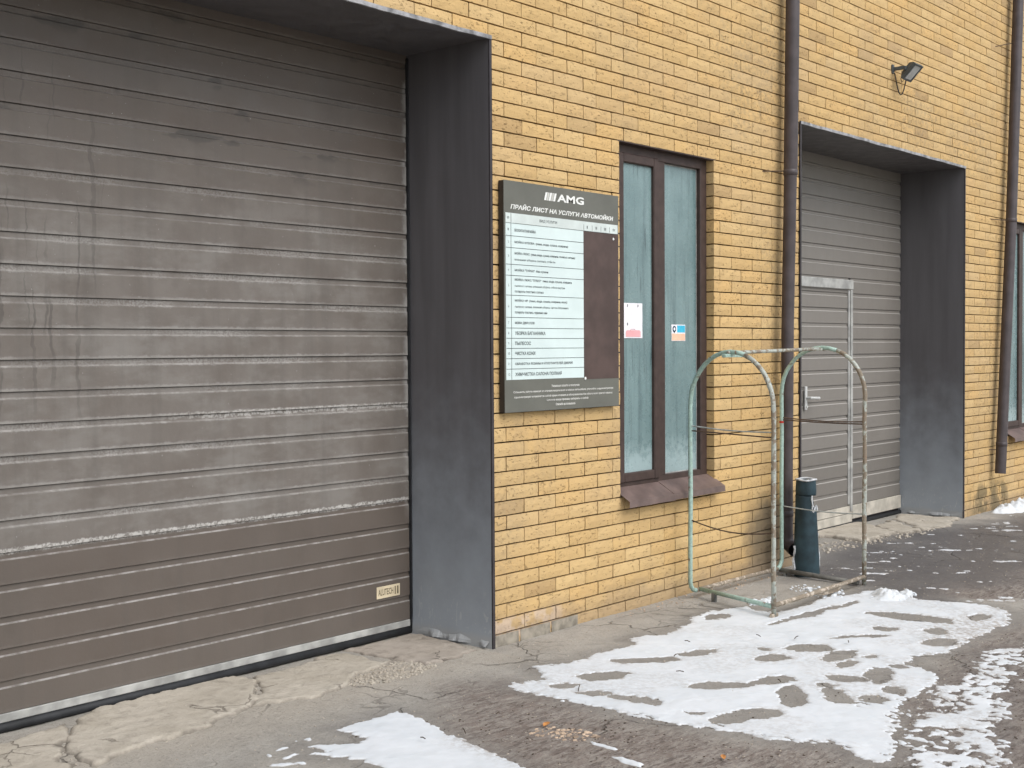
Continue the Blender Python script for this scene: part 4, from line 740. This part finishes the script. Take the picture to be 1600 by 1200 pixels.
under(MB().bbox((5.635, -.012, 3.575), (5.668, .002, 3.645), .003).bbox((5.645, -.10, 3.596), (5.660, -.010, 3.624), .003).bbox((5.645, -.112, 3.590), (5.73, -.090, 3.622), .004).build('arm', M['lamp']), fl)
cb = [(5.652, -.02, 3.578)] + [Vector((5.652, -.02, 3.578)).lerp(Vector((5.72, -.09, 3.56)), t)+Vector((0, 0, -.16*math.sin(math.pi*t))) for t in [i/12 for i in range(1, 13)]]
under(MB().tube(cb, .0045, 6).tube([(5.69, -.07, 3.57), (5.675, -.06, 3.535), (5.69, -.06, 3.505), (5.70, -.07, 3.52)], .003, 5).build('cable', M['wire']), fl)

# ---------------------------------------------------------------- tubular frame standing in the snow
AL, AR, BL, BR = Vector((2.575, -.105, 0)), Vector((2.445, -.735, 0)), Vector((3.655, -.125, 0)), Vector((3.66, -.708, 0))
fg = GZ+.0
tf = empty('tubular_frame', (3.08, -.42, GZ)); tag(tf, 'arched tubular frame of flaking green and rusty pipe standing in the snow', 'frame')
RT = .0135
def arch_pts(L, Rr, crown, n=18):
    c = (L+Rr)/2; h = (Rr-L)/2; r = h.length; ux = h.normalized(); return [c + ux*r*math.cos(math.pi-math.pi*i/n) + Vector((0, 0, crown-r*1.02 + r*1.02*math.sin(math.pi*i/n))) for i in range(n+1)]
zc = 1.425
for (L, Rr, nm) in ((AL, AR, 'near'), (BL, BR, 'far')):
    A = arch_pts(L, Rr, zc+(.02 if nm == 'far' else 0)); half = len(A)//2+3
    jit = lambda p: p+Vector((random.uniform(-.002, .002), random.uniform(-.002, .002), 0))
    # wall-side post: green, bends at the foot into the bottom rail
    dx = Vector((1, 0, 0)) if nm == 'near' else Vector((-1, 0, 0)); c = L+dx*.06+Vector((0, 0, fg+.11))
    bend = arc(c, .06, math.pi, math.pi*1.5, -dx*-1, Vector((0, 0, 1)), 6)
    down = [L+Vector((0, 0, z)) for z in (.9, .6, .3)] + bend
    under(MB().tube([jit(p) for p in A[:half][::-1]]+[jit(p) for p in down], RT, 10).build('post', M['green'], smooth=True), tf)
    rr = .0135; dn = [Rr+Vector((0, 0, z)) for z in (1.0, .8, .6, .4, .2)] + [Rr+Vector((0, 0, fg+.005))]
    under(MB().tube([jit(p) for p in A[half-1:]]+[jit(p) for p in dn], [rr*random.uniform(.93, 1.1) for _ in range(len(A)-half+1+len(dn))], 10).build('post', M['worn'], smooth=True), tf)
    top = A[len(A)//2]
    if nm == 'near': tA = top
    else: tB = top
    # rungs of thin wire
    for z, mat, sag in ((.985, 'palewire' if nm == 'near' else 'rustwire', .01), (.955, 'rustwire', .0) if nm == 'near' else (.40, 'palewire', .012), (.42, 'rustwire', .035) if nm == 'near' else (.97, 'rustwire', .004)):
        a_, b_ = L+Vector((0, 0, z)), Rr+Vector((0, 0, z-.01)); under(MB().tube([a_.lerp(b_, t/8)+Vector((0, 0, -sag*math.sin(math.pi*t/8))) for t in range(9)], .004, 6).build('wire_rung', M[mat]), tf)
zb = fg+.05
under(MB().tube([AL+Vector((.055, 0, zb)), BL+Vector((-.055, 0, zb))], RT, 10).build('bottom_rail', M['rust'], smooth=True), tf)
under(MB().tube([AR+Vector((0, 0, zb+.015)), AR.lerp(BR, .5)+Vector((0, 0, zb+.008)), BR+Vector((0, 0, zb+.005))], RT, 10).build('bottom_rail', M['rust'], smooth=True), tf)
under(MB().tube([AL+Vector((.09, -.01, zb+.004)), AR+Vector((0, .01, zb+.01))], RT, 10).build('bottom_rail', M['green'], smooth=True), tf)
a_, b_ = BL+Vector((-.02, 0, zb-.012)), BR+Vector((-.05, .02, zb-.03)); under(MB().tube([a_, b_], .016, 8).build('bottom_rail', M['wood'], smooth=True), tf)
# angle iron along the near rail and the stub foot
mid = AR.lerp(BR, .55); b = MB(); q = [mid+Vector((-.12, 0, zb-.006)), mid+Vector((.20, 0, zb-.004)), mid+Vector((.17, .004, zb-.03)), mid+Vector((-.02, .004, zb-.026))]; b.add(q+[p+Vector((0, .006, 0)) for p in q], [(0, 1, 2, 3), (7, 6, 5, 4), (0, 4, 5, 1), (1, 5, 6, 2), (2, 6, 7, 3), (3, 7, 4, 0)]); under(b.build('bracket', M['rust']), tf)
s_ = AL.lerp(AR, .22)+Vector((.07, 0, 0)); under(MB().bbox((s_.x-.014, s_.y-.014, fg-.01), (s_.x+.014, s_.y+.014, zb+.004), .004).build('stub_foot', M['wood']), tf)
s_ = BL+Vector((-.02, -.035, 0)); under(MB().bbox((s_.x-.012, s_.y-.012, fg-.01), (s_.x+.012, s_.y+.012, zb-.012), .004).build('stub_foot', M['wood']), tf)
under(MB().bbox((AR.x-.03, AR.y-.012, fg+.0), (AR.x+.035, AR.y+.014, fg+.022), .005).build('foot_plate', M['rust']), tf)
dirv = (tB-tA).normalized(); e0, e1 = tA+Vector((-.03, 0, -.006)), tB+Vector((-.04, 0, -.008)); under(MB().tube([e0, e1], .011, 8).build('top_bar', M['worn'], smooth=True), tf)
under(MB().bbox((tA.x-.075, tA.y-.014, tA.z-.032), (tA.x+.165, tA.y+.014, tA.z-.012), .003).build('top_sleeve', M['green']), tf)
under(MB().bbox((tB.x-.16, tB.y-.010, tB.z-.020), (tB.x+.03, tB.y+.012, tB.z-.004), .003).build('top_sleeve', M['worn']), tf)
rb = BL+Vector((0, 0, .955)); under(MB().tube([rb+Vector((0, 0, -.007)), rb+Vector((0, 0, .007))], RT+.001, 10).build('red_tape', M['red']), tf)

# ---------------------------------------------------------------- broken plastic bollard by the downpipe
bo = empty('broken_bollard', (3.75, -.27, GZ)); tag(bo, 'broken dark teal plastic post with a torn side beside the downpipe elbow', 'bollard')
BC = Vector((3.735, -.262, 0))
def shell(z0, z1, r_of, nz, n=40, hole=None):
    b = MB(); I = lambda j, k: j*n+(k % n)
    for j in range(nz+1):
        z = z0+(z1-z0)*j/nz
        for k in range(n):
            t = 2*math.pi*k/n; r = r_of(z, t); b.v.append((BC.x+r*math.cos(t), BC.y+r*math.sin(t), z))
    for j in range(nz):
        for k in range(n):
            t = 2*math.pi*(k+.5)/n; z = z0+(z1-z0)*(j+.5)/nz
            if not (hole and hole(z, t)): b.f.append((I(j, k), I(j, k+1), I(j+1, k+1), I(j+1, k))); b.m.append(0)
    return b
view_t = math.atan2(-.76, .65)                                   # direction on the post that faces right in the photograph
def ang(t, c): return (t-c+math.pi) % (2*math.pi)-math.pi
def rbody(z, t):
    base = .0645 + .020*max(0, (.40-z))/.46
    flat = .004*math.cos(2*(t-view_t)); return base+flat+.0015*math.sin(5*t+z*9)
def tear(z, t):
    a = ang(t, view_t-.15); w = .95+.18*math.sin(z*70); return abs(a) < w and .385+.02*math.sin(a*9) < z < .475+.006*math.sin(a*5)
body = under(shell(GZ-.01, .475, rbody, 44, 48, tear).build('post_shell', M['teal'], smooth=True), bo); md = body.modifiers.new('thickness', 'SOLIDIFY'); md.thickness = .006; md.offset = -1
cap = shell(.475, .575, lambda z, t: .0655+.002*math.sin((z-.47)*40)+.0012*math.sin(7*t), 10, 48); o = under(cap.build('collar', M['teal'], smooth=True), bo); md = o.modifiers.new('thickness', 'SOLIDIFY'); md.thickness = .006; md.offset = -1
ringp = [Vector((BC.x+.066*math.cos(t), BC.y+.066*math.sin(t), .577+.003*math.sin(3*t))) for t in [2*math.pi*i/36 for i in range(37)]]
under(MB().tube(ringp, .0065, 6, caps=False).build('torn_rim', M['torn'], smooth=True), bo)
b = MB(); n = 24
b.v.append((BC.x, BC.y, .561)); b.v += [(BC.x+.060*math.cos(2*math.pi*k/n), BC.y+.060*math.sin(2*math.pi*k/n), .568+.004*math.sin(k*1.7)) for k in range(n)]
b.f = [(0, 1+k, 1+(k+1) % n) for k in range(n)]; b.m = [0]*n; under(b.build('rim_fill', M['stone']), bo)
# whitened torn edges: round the missing piece, and up the split foot
def edge_line(pts, r): return MB().tube(pts, r, 5)
def on(t, z, out=.002): r = rbody(z, t)+out; return Vector((BC.x+r*math.cos(t), BC.y+r*math.sin(t), z))
vt = view_t-.15
pts = [on(vt+(-.98+1.96*i/16), .385+.02*math.sin((-.98+1.96*i/16)*9)+random.uniform(-.004, .004)) for i in range(17)]; under(edge_line(pts, [.0045*random.uniform(.6, 1.6) for _ in pts]).build('torn_edge', M['torn']), bo)
pts = [on(vt-1.0+.05*math.sin(i), .385+.09*i/6) for i in range(7)]; under(edge_line(pts, [.004*random.uniform(.6, 1.5) for _ in pts]).build('torn_edge', M['torn']), bo)
pts = [on(view_t+.06+.10*math.sin(i*.9)+.05*i/9, .22-.27*i/9, .003) for i in range(10)]; under(edge_line(pts, [.004*random.uniform(.5, 1.5) for _ in pts]).build('torn_edge', M['torn']), bo)
pts = [on(view_t-math.pi+.25+.10*math.sin(i*1.3), .14-.19*i/8, .004) for i in range(9)]; under(edge_line(pts, [.010*random.uniform(.4, 1.3) for _ in pts]).build('torn_edge', M['torn']), bo)

# ---------------------------------------------------------------- snow
def snow(name, label, polys, holes, T, res, rag, seed, edge=.035, extra=None, dirt=None, thin=0., pad=.08):
    P = np.array(sum(polys, [])); lo = P.min(0)-pad; hi = P.max(0)+pad
    xs, ys = np.arange(lo[0], hi[0], res), np.arange(lo[1], hi[1], res); X, Y = np.meshgrid(xs, ys, indexing='ij')
    wx = (fbm(X*9, Y*9, seed)-.5)*rag*1.5+(fbm(X*42, Y*42, seed+1, 3)-.5)*rag*1.1; wy = (fbm(X*9+5, Y*9, seed+2)-.5)*rag*1.5+(fbm(X*42, Y*42+3, seed+3, 3)-.5)*rag*1.1
    s = np.full(X.shape, -9.)
    for p in polys: s = np.maximum(s, sdf(X+wx, Y+wy, p) if len(p) > 12 else sdf_near(X+wx*.5, Y+wy*.5, p))
    for p in holes: s = np.minimum(s, -sdf_near(X+wx*.7, Y+wy*.7, p)-.004)
    if thin: s = s - thin*np.clip(fbm(X*16, Y*16, seed+8)-.45, 0, 1)
    if extra is not None: s = extra(X, Y, s)
    top = T*(.72+.5*fbm(X*5, Y*5, seed+4)) + .0012*(fbm(X*28, Y*28, seed+6, 3)-.5)
    t = -.005 + (top+.005)*sstep(-.25*edge, edge, s)
    d = dirt(X, Y, s) if dirt else np.zeros(X.shape)
    o = link(name, grid_mesh(name, xs, ys, gz(X, Y)+t, keep=t > -.004, attrs=dict(thick=np.maximum(t, 0), dirt=d)), M['snow'])
    return tag(o, label, None, None, 'stuff')
# wheel direction across the yard
cw, sw = math.cos(R(-48)), math.sin(R(-48))
def along(X, Y): return X*cw+Y*sw, -X*sw+Y*cw
def main_extra(X, Y, s):
    # tyre tread printed along the near edge: small oblique lugs
    a, b = X*math.cos(R(-50))+Y*math.sin(R(-50)), -X*math.sin(R(-50))+Y*math.cos(R(-50))
    d = sdf(X, Y, SNOW_MAIN[0]); z = (d > .01) & (d < .20) & (X < 1.4) & (Y < -1.2)
    lug = (np.sin(a*95+b*60) > .55) & (fbm(X*7, Y*7, 515) > .46)
    s = np.where(z & lug, s-.03, s)
    return s
snow('snow_patch', 'large patch of trodden snow with melted footprints in front of the frame', SNOW_MAIN, PRINTS, .0045, .0068, .055, 500, .016, main_extra,
     lambda X, Y, s: .75*sstep(.055, .0, s)*(fbm(X*6, Y*6, 3)) + .55*sstep(1.9, 2.9, X)*sstep(-1.35, -1.7, Y) + .3*sstep(.45, .60, fbm(X*3, Y*3, 44)))
snow('snow_patch', 'smooth snow patch at the bottom edge, nearest the large door', SNOW_LEFT, [], .0045, .0068, .034, 600, .016, None,
     lambda X, Y, s: .5*sstep(.04, 0, s)*fbm(X*6, Y*6, 3)+.7*sstep(-.75, -.95, Y)*sstep(-.5, -.3, X)*sstep(.2, .0, s))
def right_extra(X, Y, s):
    a, b = along(X, Y); n = fbm(a*3.5, b*11, 707, 5); n2 = fbm(X*27, Y*27, 717, 4)
    return np.minimum(s, .0+.20*(n*.55+n2*.65-.540)) if True else s
snow('snow_patch', 'broken dirty snow driven over at the lower right corner', SNOW_RIGHT, [], .0038, .0075, .10, 700, .012, right_extra, lambda X, Y, s: .5*sstep(.03, 0, s)+.45*sstep(.4, .65, fbm(X*4, Y*9, 733)), pad=.25)
snow('snow_patch', 'thin white snow streaks on the asphalt between the two larger patches', SNOW_THIN, [], .008, .007, .02, 800, .014)
# scraps of ice on the wet asphalt before the far door
def scraps(X, Y, s):
    a, b = along(X, Y); n = fbm(a*3.2, b*15, 909, 5); n2 = fbm(X*19, Y*19, 919, 3)
    return np.minimum(s, .20*(n*.75+n2*.45-.775))
snow('snow_scraps', 'thin scraps of ice on the wet asphalt before the far door', [[(3.3, -1.5), (5.2, -2.0), (8.4, -1.0), (8.4, -.1), (4.4, -.05), (3.9, -.4)]], [], .004, .012, .1, 900, .014, scraps, lambda X, Y, s: .75+0*X)
# heaps
def heap(name, label, polys, H, seed, res=.008):
    P = np.array(sum(polys, [])); lo = P.min(0)-.06; hi = P.max(0)+.06; xs, ys = np.arange(lo[0], hi[0], res), np.arange(lo[1], hi[1], res); X, Y = np.meshgrid(xs, ys, indexing='ij')
    wx = (fbm(X*12, Y*12, seed)-.5)*.08; s = np.full(X.shape, -9.)
    for p in polys: s = np.maximum(s, sdf(X+wx, Y-wx, p))
    lump = np.abs(fbm(X*13, Y*13, seed+1, 4)-.5)*2; t = -.01+(H*(.55+1.1*lump)+.01)*sstep(-.03, .09, s)*(1+.35*(fbm(X*40, Y*40, seed+3, 2)-.5))
    o = link(name, grid_mesh(name, xs, ys, gz(X, Y)+t, keep=t > -.006, attrs=dict(thick=np.maximum(t, 0), dirt=.35*sstep(.5, .7, fbm(X*9, Y*9, seed+5)))), M['snow']); return tag(o, label, None, None, 'stuff')
heap('snow_heap', 'lumpy little snow heap beside the far foot of the frame', HEAP, .050, 1000)
HEAPC = True
heap('snow_heap', 'small white snow heap against the wall under the far downpipe', [[(7.62, -.10), (7.75, -.24), (8.3, -.30), (9.3, -.25), (9.3, -.02), (8.3, -.01), (7.8, -.03)]], .075, 1100, .012)
def chunk(r, sq=.6, seed=0):
    bm = bmesh.new(); bmesh.ops.create_icosphere(bm, subdivisions=1, radius=r); rr = random.Random(seed)
    for v in bm.verts: v.co *= rr.uniform(.65, 1.2); v.co.z *= sq
    bm.verts.index_update(); d = [v.co[:] for v in bm.verts], [[v.index for v in f.verts] for f in bm.faces]; bm.free(); return d
def scatter(name, label, polys, count, rmin, rmax, mat, seed, sq=.6, attrs=False):
    rr = random.Random(seed); b = MB(); lib = [chunk(1., sq, seed+i) for i in range(8)]; k = 0; tries = 0
    while k < count and tries < count*30:
        tries += 1; p = rr.choice(polys); xs = [q[0] for q in p]; ys = [q[1] for q in p]; x, y = rr.uniform(min(xs), max(xs)), rr.uniform(min(ys), max(ys))
        if sdf(np.array([x]), np.array([y]), p)[0] < 0: continue
        r = rmin+(rmax-rmin)*rr.random()**2.5; v, f = rr.choice(lib); a = rr.uniform(0, 6.28); c_, s_ = math.cos(a), math.sin(a); z = float(gz(np.array(x), np.array(y)))+r*sq*.35
        b.add([(x+(vx*c_-vy*s_)*r, y+(vx*s_+vy*c_)*r*.75, z+vz*r) for vx, vy, vz in v], f); k += 1
    return tag(b.build(name, mat), label, None, None, 'stuff')
scatter('snow_crumbs', 'broken snow crumbs under the tubular frame', CHUNKS, 150, .006, .030, M['lump'], 11)
scatter('snow_lumps', 'loose snow lumps on the heap beside the far foot of the frame', HEAP, 130, .004, .017, M['lump'], 21, .8)
scatter('gravel', 'exposed pale gravel at the broken edge of the near apron', GRAVEL, 800, .003, .012, M['stone'], 12)
scatter('crumbs', 'ochre crumbs of broken brick on the asphalt', CRUMB, 110, .004, .018, M['crumb'], 13, .3)
scatter('rubble', 'loose rubble along the broken far apron', [[(4.6, .02), (5.1, .0), (5.9, -.12), (7.05, -.02), (7.05, .1), (5.9, .1), (5.0, .35), (4.7, .45)]], 420, .004, .022, M['stone'], 14, .5)
scatter('grit', 'grit and small stones scattered over the asphalt', [[(-1.8, .3), (-1.4, -.9), (.6, -2.6), (3.4, -1.9), (7, -.4), (4.3, -.1), (2.5, -.05), (.9, -.1)]], 2600, .0015, .006, M['stone'], 15)
scatter('soil_crumbs', 'dark soil crumbs and bark scattered over the driven asphalt', [[(-.7, -.5), (.3, -.6), (1.2, -1.7), (3.2, -1.9), (3.0, -2.3), (.2, -2.7), (-.6, -1.6)]], 1500, .0015, .008, M['twig'], 25, .35)
scatter('soil', 'dark soil crumbs at the foot of the wall', [[(1.9, -.10), (2.9, -.16), (3.9, -.14), (3.9, -.0), (1.9, -.005)]], 220, .002, .010, M['crumb'], 16)

# ---------------------------------------------------------------- small things on the ground
def leaf(name, label, x, y, s, a, mat, cat='leaf', dz=.012):
    pts = [(-1, 0), (-.5, .42), (.1, .5), (.7, .25), (1, 0), (.6, -.3), (0, -.45), (-.6, -.3)]; b = MB(); c_, s_ = math.cos(a), math.sin(a); z = float(gz(np.array(x), np.array(y)))+dz
    b.v = [(x+(px*c_-py_*s_)*s, y+(px*s_+py_*c_)*s, z+.35*s*abs(py_)+.1*s*px) for px, py_ in pts]+[(x, y, z)]; b.f = [(8, i, (i+1) % 8) for i in range(8)]; b.m = [0]*8
    o = b.build(name, mat); md = o.modifiers.new('thickness', 'SOLIDIFY'); md.thickness = .0008; return tag(o, label, cat)
leaf('fallen_leaf', 'orange dry leaf on bare asphalt below the footprints', .155, -1.79, .022, .7, M['leaf'])
leaf('fallen_leaf', 'orange leaf scrap among the ochre crumbs', .055, -1.03, .026, .2, M['leaf'])
TW = [((.53, -.83), .05, .6), ((1.93, -.93), .022, 1.), ((1.30, -.83), .02, .3), ((1.05, -1.02), .018, 2.), ((2.02, -1.10), .03, .2), ((1.58, -.72), .018, 1.4), ((2.1, -1.35), .022, .5), ((1.2, -1.45), .02, .8), ((-.25, -.86), .035, .9), ((.02, -.80), .015, .3), ((-.42, -.80), .014, 1.5)]
tw = MB()
for (x, y), l, a in TW:
    z = float(gz(np.array(x), np.array(y)))+.020; tw.tube([(x-l*math.cos(a), y-l*math.sin(a), z), (x, y, z+.003), (x+l*math.cos(a), y+l*math.sin(a), z)], .0022, 5)
tag(tw.build('twig_bits', M['twig']), 'tiny dark twig bits lying on the snow', None, None, 'stuff')
